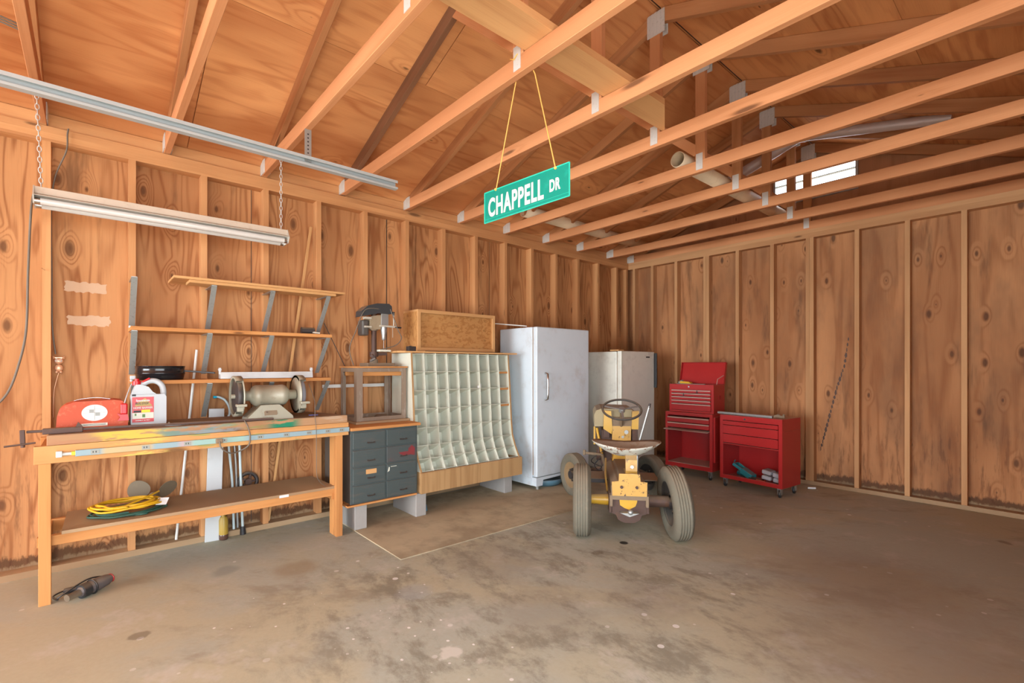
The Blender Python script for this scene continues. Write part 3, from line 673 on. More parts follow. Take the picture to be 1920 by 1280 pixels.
# ------------------------------------------------------------------ things leaning against the left wall
o=obj('wood_batten',MB().beam((XL-.012,1.353,2.38),(XL-.020,1.035,.05),.018,.012,(1,0,0)),M['pine']); tag(o,'long thin wooden batten leaning on the left wall behind the shelves','batten')
o=obj('white_pipe',MB().cyl((XL-.03,.570,1.362),(XL-.04,.45,.04),.0085,n=12),M['signw']); tag(o,'long white plastic pipe leaning behind the workbench in front of the shelves','pipe')
o=obj('white_board',MB().beam((XL+.011,.685,.94),(XL+.034,.655,.0),.095,.016,(1,0,0)),M['white'],None,.002); tag(o,'white painted board standing on end behind the workbench','board')
bt=thing('oil_bottle','brown bottle with a gold label on the floor under the bench beside the white board','bottle',(-3.972,.722,0))
obj('bottle_body',MB().lathe([(0,.0),(.026,.0),(.03,.008),(.03,.035),(.028,.04)],(-3.972,.722,0),(0,0,1),20),M['oil'],bt)
obj('bottle_label',MB().lathe([(.0295,.038),(.0295,.14),(.02,.165)],(-3.972,.722,0),(0,0,1),20),M['gold'],bt)
obj('bottle_cap',MB().lathe([(.014,.16),(.014,.2),(0,.2)],(-3.972,.722,0),(0,0,1),16),M['gold'],bt)
tb=thing('hooked_tube','pale tube with a blue tip curving up behind the grinder','tube',(XL+.05,.77,0))
P_=[(XL-.02,.676,1.022),(XL-.02,.70,1.022),(XL-.02,.74,1.0),(XL-.02,.768,.95),(XL-.02,.773,.90),(XL-.02,.76,.84),(XL-.02,.768,.65),(XL-.02,.79,.38),(XL-.02,.80,.04)]
obj('tube_body',MB().tube(spline(P_,6),.0085,10),M['tubeg'],tb)
obj('tube_tip',MB().cyl((XL-.02,.668,1.022),(XL-.02,.69,1.022),.0095,n=12),M['bluetip'],tb)
o=obj('metal_conduit',MB().tube([(XL-.04,.80,.80),(XL-.04,.818,.5),(XL-.04,.83,.04)],.0085,10),M['galv']); tag(o,'corrugated grey metal conduit under the bench between the two pale tubes','conduit')
cr=thing('walking_cane','pale metal cane with a black rubber foot standing under the workbench','cane',(XL+.1,.85,0))
obj('cane_shaft',MB().cyl((XL-.02,.832,.82),(XL+.02,.85,.05),.009,n=12),M['tubeg'],cr)
obj('rubber_foot',MB().cyl((XL+.02,.85,.06),(XL+.022,.852,.0),.017,.021,n=14),M['black'],cr)
pl=thing('pulley_wheel','black spoked pulley wheel leaning behind the lower bench shelf','wheel',(XL+.07,.90,.36))
obj('wheel_rim',MB().torus((XL-.045,.90,.372),(1,0,.12),.062,.014,28,8),M['dark'],pl)
obj('wheel_hub',MB().cyl((XL-.06,.90,.372),(XL-.02,.90,.372),.024),M['rusty'],pl)
sm_=MB()
for q in range(5):
    a_=2*PI*q/5; sm_.beam((XL-.045,.90,.372),(XL-.045,.90+.06*math.cos(a_),.372+.06*math.sin(a_)),.012,.008,(1,0,0))
obj('wheel_spoke',sm_,M['rusty'],pl)
o=obj('thin_rod',MB().tube([(XL+.02,1.448,1.60),(XL+.03,1.63,1.22)],.003,6),M['dark']); tag(o,'thin dark rod slanting from the middle shelf end to the metal stand','rod')
o=obj('pale_lath',MB().box(XL-.002,XL+.008,1.44,2.03,1.065,1.092),M['signw']); tag(o,'narrow whitish lath fixed across the studs behind the metal stand','lath')
# ------------------------------------------------------------------ workbench
def bench_paint(name,base1,base2,cols):
    m=wood(name,base1,base2,gs=(.35,8),K=3,kn=.2,rs=.4,tone=.4); t=m.node_tree;h=N(t);b=t.nodes['Principled BSDF']
    cur=b.inputs['Base Color'].links[0].from_socket
    ob=h.n('ShaderNodeTexCoord').outputs['Object']; y=h.sep(ob)[1]; zz=h.sep(ob)[2]
    for (ya,yb,col,amt,th) in cols:
        nn=h.noise(h.map(ob,(7,5,34),(ya*7,yb,1)),1,4,.65)
        env=h.math('MULTIPLY',h.rng(y,ya-.05,ya+.05),h.rng(y,yb-.05,yb+.05,1,0))
        f=h.math('MULTIPLY',h.math('MULTIPLY',h.rng(nn,th,th+.10),env),amt)
        cur=h.mix(f,cur,col)
    h.lk(cur,b.inputs['Base Color']); return m
WB=(-3.75,.62,0)
# positions in Object space of the bench parts (origin WB)
def yy_(v): return v-WB[1]
MBP=bench_paint('paint_smeared_bench_edge',(.42,.24,.125),(.30,.14,.06),[(yy_(.02),yy_(.34),(.62,.46,.08),.9,.40),(yy_(.30),yy_(.60),(.10,.26,.24),.75,.42),(yy_(.42),yy_(.72),(.24,.28,.30),.8,.45),(yy_(.62),yy_(.86),(.20,.26,.08),.6,.5),(yy_(.90),yy_(1.08),(.0,.20,.11),.95,.36),(yy_(-.17),yy_(.05),(.42,.20,.11),.6,.45),(yy_(1.25),yy_(1.44),(.50,.40,.30),.5,.5)])
MBR=bench_paint('paint_smeared_bench_rail',(.62,.32,.12),(.46,.19,.06),[(yy_(.10),yy_(.34),(.66,.50,.12),.8,.5),(yy_(.38),yy_(.86),(.14,.32,.10),.55,.52),(yy_(1.0),yy_(1.1),(.05,.22,.10),.7,.5)])
MDT=wood('dusty_bench_top',(.33,.22,.135),(.26,.16,.09),gs=(.4,4),K=2,kn=.05,rs=.25,tone=.6)
wbn=thing('workbench','long wooden workbench with a paint smeared front edge along the left wall','workbench',WB)
xf=-3.48
top=MB()
top.prism([(-.171,xf),(1.432,xf),(1.30,XL+.055),(-.13,XL+.055)],(0,0,.832),(0,1,0),(1,0,0),(0,0,.050))
obj('bench_top',top,MBP,wbn,.003)
obj('top_board',MB().prism([(-.168,xf-.004),(1.429,xf-.004),(1.30,XL+.057),(-.13,XL+.057)],(0,0,.8825),(0,1,0),(1,0,0),(0,0,.002)),MDT,wbn)
obj('front_rail',MB().box(xf-.036,xf+.002,-.219,1.44,.737,.830),MBR,wbn,.002)
obj('back_rail',MB().box(XL+.056,XL+.09,-.219,1.30,.75,.83),M['bench'],wbn,.002)
for y in (-.178,1.372): obj('leg',MB().beam((xf-.020,y,.74),(xf-.022,y+.012,0),.048,.036,(0,1,0)) if 0 else MB().box(xf-.038,xf-.0,y-.024,y+.024,0,.737),M['bench'],wbn,.002)
for y in (): obj('leg',MB().box(XL+.09,XL+.128,y-.024,y+.024,.0,.74),M['bench'],wbn,.002)
obj('leg',MB().box(xf-.13,xf-.045,1.348,1.386,0,.737),M['bench'],wbn,.002)
obj('side_rail',MB().box(XL+.07,xf-.02,-.20,-.165,.74,.82).box(XL+.07,xf-.04,1.33,1.36,.27,.335).box(XL+.07,xf-.04,-.20,-.165,.27,.335),M['bench'],wbn,.002)
obj('shelf_rail',MB().box(xf-.075,xf-.04,-.21,1.385,.295,.348).box(XL+.06,XL+.09,-.19,1.33,.27,.34),M['bench'],wbn,.002)
obj('shelf_board',MB().prism([(-.115,xf-.032),(1.350,xf-.032),(1.335,XL+.06),(-.105,XL+.06)],(0,0,.349),(0,1,0),(1,0,0),(0,0,.018)),M['dustyboard'],wbn,.001,1)
obj('paper_sticker',MB().box(xf-.0385,xf-.0305,.97,1.03,.345,.362),M['paper'],wbn)
for y in (-.10,1.22): obj('wall_cleat',MB().box(XL+.001,XL+.057,y-.03,y+.03,.79,.83),M['bench'],wbn)
# power strip on the front rail
ps=thing('power_strip','long pale blue metal power strip with outlets screwed to the workbench front','power strip',(xf+.01,.65,.77))
Ml=paint('strip_blue',(.27,.38,.42),.6,0); t=Ml.node_tree;h=N(t);bb=t.nodes['Principled BSDF'];cur=bb.inputs['Base Color'].links[0].from_socket
y=h.sep(h.n('ShaderNodeTexCoord').outputs['Object'])[1]
def yr(a,b): return h.math('MULTIPLY',h.rng(y,a-.65-.02,a-.65+.02),h.rng(y,b-.65-.02,b-.65+.02,1,0))
cur=h.mix(h.math('MULTIPLY',yr(.05,.27),.9),cur,(.52,.38,.17)); cur=h.mix(h.math('MULTIPLY',yr(.45,.75),.6),cur,(.30,.50,.40)); cur=h.mix(h.math('MULTIPLY',yr(.40,.46),.5),cur,(.62,.30,.28)); h.lk(cur,bb.inputs['Base Color'])
def zs(y): return .783
obj('strip_body',MB().box(xf+.002,xf+.022,-.06,1.438,.765,.797),Ml,ps,.002)
for y_ in (.02,.24,.44,.63,.84,1.0,1.15,1.28,1.38):
    f=obj('outlet',MB().box(xf+.021,xf+.0235,y_-.018,y_+.018,.770,.792),M['outlet'],ps)
    obj('outlet_slot',MB().box(xf+.0235,xf+.024,y_-.010,y_-.006,.777,.786).box(xf+.0235,xf+.024,y_+.002,y_+.006,.777,.786),M['ink'],f)
obj('strip_end',MB().box(xf+.002,xf+.03,-.135,-.11,.768,.80).cyl((xf+.012,-.11,.782),(xf+.012,-.06,.782),.009,n=10),M['signw'],ps,.003)
obj('yellow_tape',MB().box(xf+.003,xf+.021,-.075,-.055,.774,.792),M['ylab'],ps)
pc=thing('plug_cord','grey power plug with a dark cord looping down from the power strip','cord',(xf+.03,.60,.78))
obj('plug',MB().box(xf+.022,xf+.05,.585,.62,.768,.795),M['tdust'],pc,.004)
obj('cord',MB().tube(spline([(xf+.05,.602,.78),(xf+.06,.61,.74),(xf+.04,.66,.70),(xf+.0,.72,.70),(xf+.02,.77,.735),(xf+.035,.775,.80),(xf+.03,.762,.86),(xf-.02,.755,.892)],8),.0045,7),M['cable'],pc)
o=obj('hanging_wire',MB().tube(spline([(-3.56,1.18,1.12),(-3.50,1.20,1.0),(-3.46,1.19,.89),(-3.45,1.195,.80),(-3.46,1.20,.6),(-3.48,1.215,.45),(-3.52,1.29,.37)],8),.0022,6),M['cable']); tag(o,'thin brown wire trailing from the grinder down to the lower bench shelf','wire')
# ------------------------------------------------------------------ bench grinder
gx=-3.60; gz=1.045; gy=.93
bg_=thing('bench_grinder','old grey green bench grinder with two guarded wheels on the workbench','bench grinder',(gx,gy,.8845))
obj('motor_housing',MB().lathe([(0,-.135),(.028,-.135),(.03,-.17),(.034,-.17),(.034,-.125),(.045,-.118),(.066,-.10),(.072,-.085),(.072,-.06),(.07,-.058),(.07,.058),(.072,.06),(.072,.085),(.066,.10),(.045,.118),(.034,.125),(.034,.17),(.03,.17),(.028,.15),(0,.15)],(gx,gy,gz),(0,1,0),36),M['grind'],bg_)
obj('pedestal',MB().prism([(-.062,.10),(.055,.10),(.14,.02),(.145,0),(-.145,0),(-.14,.02)],(gx-.07,gy-.01,.8845),(0,1,0),(0,0,1),(.15,0,0)),M['grind'],bg_,.006)
np_=obj('name_plate',MB().prism([(-.04,.03),(.035,.03),(.042,.038),(.036,.062),(-.036,.062),(-.044,.055)],(gx+.08,gy-.01,.8845),(0,1,0),(0,0,1),(.003,0,0)),M['tdust'],bg_)
obj('switch',MB().cyl((gx+.082,gy-.04,.938),(gx+.094,gy-.04,.938),.005,n=10),M['chrome'],np_)
def guard(yc,sgn):
    m=MB(); w=.045; A0=-.35*PI; 
    pr_=[(.120,-w/2),(.136,-w/2),(.136,w/2),(.120,w/2),(.120,-w/2)]
    # open ring towards the front, closed inner side plate
    c_=(gx-.02,yc,gz+.0)
    d=Vector((0,1,0)); m2=MB()
    a=Vector((0,0,1)); x=d.cross(a).normalized(); yv=d.cross(x)   # x=(1,0,0)
    m.lathe(pr_,c_,d,30,True,.30*PI,1.72*PI)
    m.lathe([(.02,-sgn*w/2),(.1355,-sgn*w/2),(.1355,-sgn*(w/2-.005)),(.02,-sgn*(w/2-.005)),(.02,-sgn*w/2)],c_,d,32)
    g_=obj('wheel_guard',m,M['grind'],bg_)
    w_=obj('grinding_wheel',MB().lathe([(0,-.014),(.106,-.014),(.111,-.010),(.111,.010),(.106,.014),(0,.014)],(gx-.01,yc,gz),d,40),M['stone'] if sgn>0 else M['dark'],bg_)
    obj('arbor_nut',MB().cyl((gx-.01,yc-.034,gz),(gx-.01,yc+.034,gz),.016,n=6),M['grind'],w_)
    obj('tool_rest',MB().box(gx+.085,gx+.13,yc-.03,yc+.03,gz-.062,gz-.045).box(gx+.06,gx+.09,yc-.018,yc+.018,gz-.095,gz-.05),M['grind'],bg_,.003)
guard(gy-.195,-1); guard(gy+.20,1)
# pipe clamp on the bench front
pcm=thing('pipe_clamp','long dark iron bar clamp lying along the workbench front edge','clamp',(-3.53,-.2,.885))
obj('clamp_bar',MB().beam((-3.555,-.25,.903),(-3.505,.93,.8925),.012,.014),M['rusty'],pcm,.002,1)
obj('clamp_jaw',MB().box(-3.57,-3.53,-.19,-.03,.885,.915).prism([(-.03,.915),(-.05,.94),(-.06,.915)],(-3.56,0,0),(0,1,0),(0,0,1),(.02,0,0)),M['rusty'],pcm,.003)
obj('clamp_head',MB().beam((-3.545,-.265,.915),(-3.535,-.262,.845),.018,.02,(0,1,0)),M['rusty'],pcm,.003)
obj('screw_handle',MB().cyl((-3.54,-.33,.836),(-3.53,-.215,.846),.005,n=8).cyl((-3.54,-.262,.825),(-3.54,-.262,.86),.009,n=10),M['rusty'],pcm)
# orange gas can
gc=thing('gas_can','dented orange metal fuel can with a round white decal on the workbench','fuel can',(-3.72,.0,.8845))
yz=[(-.158,.0),(-.146,.03),(-.142,.085),(-.132,.125),(-.112,.145),(-.07,.162),(.10,.166),(.135,.160),(.152,.14),(.162,.06),(.162,0)]
obj('can_body',MB().prism([(a,b) for a,b in yz],(-3.84,.005,.8845),(0,1,0),(0,0,1),(.22,0,0)),M['orange'],gc,.016,3)
xc=-3.6195
obj('decal',MB().prism([(.014+.056*math.cos(2*PI*i/32),.097+.046*math.sin(2*PI*i/32)) for i in range(32)],(xc,.005,.8845),(0,1,0),(0,0,1),(.0012,0,0)),M['signw'],gc)
obj('decal_square',MB().box(xc+.001,xc+.0018,-.004,.016,.983,1.0).box(xc+.001,xc+.0018,.022,.042,.964,.981),M['galvd'],gc)
obj('decal_line',MB().box(xc+.001,xc+.0018,-.018,.045,1.0015,1.0023).box(xc+.001,xc+.0018,.018,.0188,.94,1.022).box(xc+.001,xc+.0018,-.030,.068,.9815,.9823),M['ink'],gc)
obj('label_strip',MB().box(xc,xc+.0012,-.038,.075,.906,.922),M['cream'],gc)
obj('strip_print',MB().box(xc+.001,xc+.0016,-.030,.067,.911,.913).box(xc+.001,xc+.0016,-.030,.067,.916,.918),M['ink'],gc)
obj('bail_handle',MB().tube(spline([(-3.72,-.07,1.048),(-3.72,-.03,1.058),(-3.72,.03,1.062),(-3.72,.09,1.052)],6),.003,6),M['chrome'],gc)
# white jug with red sprayer
jg=thing('weed_killer_jug','white plastic spray jug with a red label and red cap beside the orange can','jug',(-3.70,.26,.8845))
jx=-3.75;jd=.10
obj('jug_body',MB().prism([(-.083,0),(.083,0),(.087,.02),(.087,.175),(.078,.19),(-.083,.19),(-.086,.175),(-.087,.02)],(jx,.268,.8845),(0,1,0),(0,0,1),(jd,0,0)),M['hdpe'],jg,.012,3)
obj('jug_shoulder',MB().prism([(-.083,.186),(-.02,.186),(.045,.186),(.02,.205),(.0,.235),(-.035,.25),(-.062,.25),(-.075,.215)],(jx+.012,.268,.8845),(0,1,0),(0,0,1),(jd-.024,0,0)),M['hdpe'],jg,.01,3)
obj('handle',MB().tube(spline([(jx+.05,.235,1.125),(jx+.05,.262,1.15),(jx+.05,.30,1.155),(jx+.05,.33,1.135),(jx+.05,.343,1.10),(jx+.05,.343,1.05)],6),.0165,12),M['hdpe'],jg)
obj('cap',MB().cyl((jx+.05,.213,1.13),(jx+.05,.213,1.155),.022).cyl((jx+.05,.213,1.155),(jx+.05,.213,1.17),.012).tube([(jx+.06,.24,1.15),(jx+.07,.275,1.172)],.006,8),M['redp'],jg)
tl=obj('label',MB().box(jx+jd,jx+jd+.0012,.188,.292,.909,1.060),M['redp'],jg)
xq=jx+jd+.0012
obj('label_picture',MB().box(xq,xq+.0004,.189,.291,.930,.966),M['cream'],tl)
obj('label_picture',MB().box(xq+.0004,xq+.0008,.200,.208,.948,.962).box(xq+.0004,xq+.0008,.236,.25,.938,.956),M['agrn'],tl)
obj('label_panel',MB().box(xq,xq+.0007,.232,.274,.967,.983),M['ylab'],tl)
obj('label_panel',MB().box(xq,xq+.0007,.195,.230,.968,.979),M['ink'],tl)
obj('label_panel',MB().prism([(.205,1.020),(.25,1.054),(.285,1.005),(.20,1.005)],(xq,0,0),(0,1,0),(0,0,1),(.0003,0,0)),M['gold'],tl)
for tx,sz,wd,yz_,zz,mt in (('Spectracide',.017,.066,.206,1.034,'galv'),('BUG STOP',.017,.064,.203,1.016,'ink'),('HOME BARRIER',.016,.094,.193,.990,'signw'),('FAMILY & PET',.008,.07,.204,.917,'signw')):
    tm=text_mesh(tx,sz,.0003,1,1.0,.0002); w0=max(v.x for v in tm.v)
    for v in tm.v: v.x*=wd/w0
    tm=place(tm,(xq+.0009,yz_,zz),(0,1,0),(0,0,1)); obj('lettering',tm,M[mt],tl)
obj('cap_band',MB().box(jx+jd,jx+jd+.0006,.187,.206,1.066,1.077),M['ink'],jg)
sp=thing('spray_trigger','bright red spray trigger hanging by a thin hose from the white jug','spray nozzle',(-3.61,.15,1.0))
obj('trigger_body',MB().box(-3.612,-3.588,.132,.165,.965,1.03),M['redp'],sp,.008,3)
obj('trigger_lever',MB().prism([(.118,.930),(.170,.930),(.165,.966),(.132,.966),(.116,.974),(.130,.950)],(-3.61,0,0),(0,1,0),(0,0,1),(.02,0,0)),M['redp'],sp,.004)
obj('thin_hose',MB().tube(spline([(-3.60,.15,1.03),(-3.64,.165,1.08),(-3.70,.185,1.13),(-3.715,.20,1.15)],6),.003,6),M['hdpe'],sp)
wc=thing('end_cap','white plastic knob on the bare bracket above the jug','knob',(-3.80,.205,1.17))
obj('knob',MB().box(-3.77,-3.745,.183,.21,1.165,1.188).sphere((-3.755,.19,1.157),.008),M['hdpe'],wc,.004)
# metal bits on the bench
o=obj('steel_scraper',MB().prism([(.34,0),(.42,.0),(.46,.004),(.42,.01),(.36,.01)],(-3.56,0,.885),(0,1,0),(1,0,.0),(0,0,.004)).tube([(-3.57,.365,.887),(-3.565,.36,.905),(-3.56,.37,.889)],.004,6),M['galv']); tag(o,'small bright steel piece lying beside the white jug','scrap metal')
o=obj('blue_pencil',MB().beam((-3.62,1.20,.888),(-3.60,1.26,.888),.006,.005),paint('pencil_blue',(.10,.12,.42),.5)); tag(o,'short blue pencil on the dusty right end of the workbench','pencil')
# ------------------------------------------------------------------ on the lower bench shelf
ZS=.3672
def coil(cx,cy,a,b,turns,r,seed,zj=.012,z0=ZS):
    R=random.Random(seed);pts=[];n=turns*14
    for i in range(n+1):
        t=2*PI*i/14; k=1-.30*((i/n+R.uniform(-.06,.06))%1)
        pts.append((cx+a*k*math.cos(t)*(1+R.uniform(-.05,.05)),cy+b*k*math.sin(t)*(1+R.uniform(-.05,.05)),z0+r+zj*abs(math.sin(i*.37+seed))+.003*(i/14)))
    return pts
o=obj('extension_cord',MB().tube(spline(coil(-3.70,.170,.145,.190,4,.0055,3,.006),4),.0055,7),M['cordg']); tag(o,'dark green extension cord coiled under the yellow one on the lower shelf','extension cord','coiled extension cords')
pts=coil(-3.71,.165,.135,.178,5,.006,8,.02,ZS+.026)
pts+=[(-3.60,.10,ZS+.055),(-3.62,.16,ZS+.06),(-3.70,.26,ZS+.075),(-3.80,.33,ZS+.08)]
o=obj('extension_cord',MB().tube(spline(pts,4),.006,8),M['cordy']); tag(o,'yellow extension cord coiled with a white tag on the lower shelf','extension cord','coiled extension cords')
ct=obj('cord_tag',MB().obox((-3.66,.335,ZS+.045),((.5,.8,.0),(-.6,.4,.75),(.6,-.3,.7)),(.030,.024,.0006)),M['paper']); tag(ct,'small white paper tag tied to the yellow extension cord','tag')
pr_=thing('boat_propeller','old brown two bladed propeller standing at the back of the lower shelf','propeller',(XL+.1,.29,ZS))
def blade(cy,cz,a,b,rot,x,rx):
    m=MB(); pts=[(a*math.cos(2*PI*i/28)*(1-.12*math.sin(2*PI*i/28)),b*math.sin(2*PI*i/28)) for i in range(28)]
    c_,s_=math.cos(rot),math.sin(rot)
    pts=[(p[0]*c_-p[1]*s_,p[0]*s_+p[1]*c_) for p in pts]
    return m.prism(pts,(x,cy,cz),Vector((rx,1,0)).normalized(),(0,0,1),(.008,0,0))
obj('blade',blade(.235,ZS+.080,.060,.060,.4,XL+.08,.2),M['brown'],pr_,.003)
obj('blade',blade(.385,ZS+.066,.066,.042,.5,XL+.10,-.5),M['brown'],pr_,.003)
obj('hub',MB().lathe([(0,-.03),(.02,-.03),(.027,0),(.024,.04),(0,.045)],(XL+.11,.31,ZS+.030),(1,.1,.1),20),M['brown'],pr_)
# heat gun on the floor
hg=thing('heat_gun','dusty black and grey heat gun with its cord on the floor by the bench leg','heat gun',(-3.5,-.02,0))
A=Vector((-3.42,-.088,.035));Bp=Vector((-3.545,.075,.045)); D=(Bp-A).normalized()
obj('gun_body',MB().tube([A+D*.055,A+D*.07,A+D*.11,A+D*.15,A+D*.2,A+D*.225],[.022,.031,.034,.035,.030,.018],20),M['bag'] if 0 else paint('gun_grey',(.10,.085,.085),.45,dust=.35),hg)
obj('nozzle',MB().tube([A-D*.005,A+D*.02,A+D*.06],[.019,.017,.019],18),M['gold'] if 0 else paint('nozzle_brass',(.30,.26,.20),.3,.7),hg)
obj('collar',MB().tube([A+D*.062,A+D*.10],[.037,.037],20),M['black'],hg)
obj('grip',MB().tube([A+D*.11+Vector((-.03,-.01,-.005)),A+D*.06+Vector((-.10,-.03,-.012)),A+D*.03+Vector((-.13,-.04,-.015))],[.02,.017,.016],14),M['black'],hg)
obj('back_ring',MB().torus(A+D*.222,D,.021,.004,20,6),M['red'],hg)
obj('cord',MB().tube(spline([A+D*.20+Vector((-.03,-.01,.012)),A+D*.12+Vector((-.045,-.02,.03)),A+Vector((-.05,-.03,.0)),(-3.50,-.13,.010),(-3.57,-.15,.008),(-3.62,-.11,.008),(-3.58,-.06,.02)],8),.0045,7).torus(A+D*.12,D,.038,.0045,20,6),M['black'],hg)
# ------------------------------------------------------------------ floor sheet
fm=obj('floor_mat',MB().prism([(-2.79,1.50),(-2.76,3.25),(-2.80,4.3),(-3.95,4.3),(-3.95,1.50)],(0,0,.0005),(1,0,0),(0,1,0),(0,0,.007)),wood('dusty_hardboard',(.52,.445,.305),(.47,.385,.25),gs=(.5,3),K=1.2,kn=0,rs=.15,tone=.6,fiber=.05,grime=.35),None,.001)
tag(fm,'thin dusty brown hardboard sheet lying under the drawer cabinet and freezer','floor mat')
ZM=.0078
# ------------------------------------------------------------------ concrete blocks
def block(x,y,l,rot=0,w=.098,L=.40,h=.19,lab2=None):
    o=obj('concrete_block',MB().box(-L/2,L/2,-w/2,w/2,0,h),M['conc'],None,.006,2); o.location=(x,y,ZM); o.rotation_euler=(0,0,rot); tag(o,l,'concrete block','concrete blocks under the cabinets'); return o
block(-3.70,1.545,'grey concrete block under the left end of the drawer cabinet')
block(-3.68,2.055,'grey concrete block between the drawer cabinet and the pigeonhole rack',h=.19)
block(-3.765,3.08,'grey concrete block under the right end of the pigeonhole rack')
# ------------------------------------------------------------------ drawer cabinet
dc=thing('drawer_cabinet','worn teal grey eight drawer steel cabinet standing on concrete blocks','cabinet',(-3.7,1.75,.2))
zc=.2
obj('base_board',MB().box(-3.98,-3.45,1.42,2.0,zc,zc+.014),M['bench'],dc,.003)
M['steel_side']=paint('cabinet_side_dark',(.085,.075,.065),.5,dirt=.4,dirtc=(.13,.10,.08),dscale=10)
obj('cabinet_body',MB().box(-4.0,-3.475,1.455,2.005,zc+.014,.765),M['steel_side'],dc,.003)
obj('cabinet_face',MB().box(-3.475,-3.468,1.45,2.01,zc+.014,.765),M['teal'],dc,.002)
obj('top_board',MB().box(-4.0,-3.44,1.445,2.028,.765,.787),M['bench'],dc,.003)
MT2=paint('cabinet_teal_red_smear',(.075,.085,.085),.45,dirt=.9,dirtc=(.24,.02,.02),dscale=4,dust=.3)
hz=.1335
for r_ in range(4):
    for c_ in range(2):
        za=.226+r_*hz; ya=1.466+c_*.272
        dr=obj('drawer',MB().box(-3.47,-3.458,ya,ya+.258,za,za+hz-.012),MT2 if (c_==1 and r_==2) else M['teal'],dc,.003)
        obj('drawer_handle',MB().prism([(-.03,.0),(.03,0),(.03,.012),(.022,.012),(.022,.006),(-.022,.006),(-.022,.012),(-.03,.012)],(-3.458,ya+.14,za+.035),(0,1,0),(0,0,1),(.014,0,0)),M['dark'],dr,.002)
        obj('label_holder',MB().box(-3.459,-3.456,ya+.10,ya+.185,za+.07,za+.105),M['gold'] if 0 else (M['pine'] if (r_==1 and c_==0) else M['teal']),dr)
obj('paint_smear',MB().prism([(-.07,-.02),(-.03,-.035),(.02,-.03),(.055,-.04),(.058,.02),(.03,.045),(.0,.02),(-.03,.012),(-.09,.0)],(-3.4575,1.925,.565),(0,1,0),(0,0,1),(.0006,0,0)),M['redsm'],dc)
obj('scratch_mark',MB().prism([(0,0),(.012,.04),(.02,.035),(.018,.01)],(-3.4575,1.742,.42),(0,1,0),(0,0,1),(.0006,0,0)).box(-3.4575,-3.457,1.77,1.82,.458,.462),M['cream'],dc)
# ------------------------------------------------------------------ metal stand on the cabinet
ms=thing('metal_stand','rusty angle iron stand with a wooden top on the drawer cabinet','stand',(-3.8,1.8,.79))
x0,x1,ya,yb=-3.97,-3.655,1.578,2.01
zb_,zt_=.806,1.232
obj('base_board',MB().box(-3.98,-3.62,1.56,2.03,.787,.806),M['dustyboard'],ms,.002)
MR=paint('stand_rust',(.27,.20,.145),.5,.1,dirt=.8,dirtc=(.42,.37,.32),dscale=14,sc_=(1,1,.35))
for (x,y,sx,sy) in ((x1,ya,-1,1),(x1,yb,-1,-1),(x0,ya,1,1),(x0,yb,1,-1)):
    w_=.05 if x==x1 and y==ya else .04
    obj('leg',MB().box(min(x,x+sx*w_),max(x,x+sx*w_),min(y,y+sy*.004),max(y,y+sy*.004),zb_,zt_).box(min(x,x+sx*.004),max(x,x+sx*.004),min(y,y+sy*w_),max(y,y+sy*w_),zb_,zt_),MR,ms)
for zz in (zb_,zt_-.032):
    obj('frame_rail',MB().box(x1-.004,x1,ya,yb,zz,zz+.03).box(x0,x0+.004,ya,yb,zz,zz+.03).box(x0,x1,ya,ya+.004,zz,zz+.03).box(x0,x1,yb-.004,yb,zz,zz+.03),MR,ms)
obj('wood_rail',MB().box(x1-.05,x1-.02,ya+.02,yb-.02,zt_-.065,zt_-.03).box(x0+.03,x0+.06,ya+.02,yb-.02,zt_-.065,zt_-.03),M['bench'],ms,.002)
obj('top_board',MB().box(x0-.01,x1+.012,ya-.012,yb+.012,zt_,zt_+.012),M['bench'],ms,.002)
o=obj('round_brush',MB().lathe([(0,0),(.062,0),(.062,.012),(.045,.03),(.0,.034)],(-3.80,1.86,.807),(0,0,1),24),M['rusty'],None); tag(o,'round dark metal disc lying inside the metal stand','metal disc')
# ------------------------------------------------------------------ drill press
dpx,dpy=-3.82,1.80
ZT=zt_+.012
dpr=thing('drill_press','old bench drill press with a dark belt cover on top of the metal stand','drill press',(dpx,dpy,ZT))
obj('base',MB().prism([(-.09,-.08),(.15,-.08),(.16,-.06),(.16,.06),(.15,.08),(-.09,.08)],(dpx,dpy,ZT),(0,1,0),(1,0,0),(0,0,.028)),M['tdust'],dpr,.004)
obj('column',MB().cyl((dpx,dpy,ZT+.02),(dpx,dpy,1.70),.022),M['rusty'],dpr)
obj('column_collar',MB().cyl((dpx,dpy,ZT+.025),(dpx,dpy,ZT+.06),.034),M['tdust'],dpr); obj('column_collar',MB().cyl((dpx,dpy,1.545),(dpx,dpy,1.57),.032),M['tdust'],dpr)
obj('table_bracket',MB().cyl((dpx,dpy,1.325),(dpx,dpy,1.365),.036).beam((dpx,dpy,1.345),(dpx+.01,dpy+.11,1.352),.03,.025).cyl((dpx+.03,dpy-.03,1.335),(dpx+.055,dpy-.045,1.33),.012,n=12),M['rusty'],dpr)
obj('table_plate',MB().box(dpx-.05,dpx+.06,dpy+.02,dpy+.128,1.368,1.386),M['cream'],dpr,.004)
obj('clamp_bolt',MB().cyl((dpx+.04,dpy-.05,1.29),(dpx+.04,dpy-.01,1.31),.010,n=10),M['galv'],dpr)
obj('head_casting',MB().prism([(-.05,1.555),(.04,1.555),(.05,1.58),(.105,1.58),(.115,1.60),(.115,1.69),(-.05,1.66)],(dpx-.035,dpy,0),(0,1,0),(0,0,1),(.075,0,0)),paint('press_cast',(.33,.26,.17),.5,dust=.4,dirt=.4),dpr,.008)
obj('front_plate',MB().box(dpx+.04,dpx+.046,dpy+.045,dpy+.11,1.585,1.69),M['galv'],dpr,.002)
obj('motor',MB().box(dpx-.07,dpx+.03,dpy-.115,dpy-.055,1.50,1.63),M['steel_side'],dpr,.015,3)
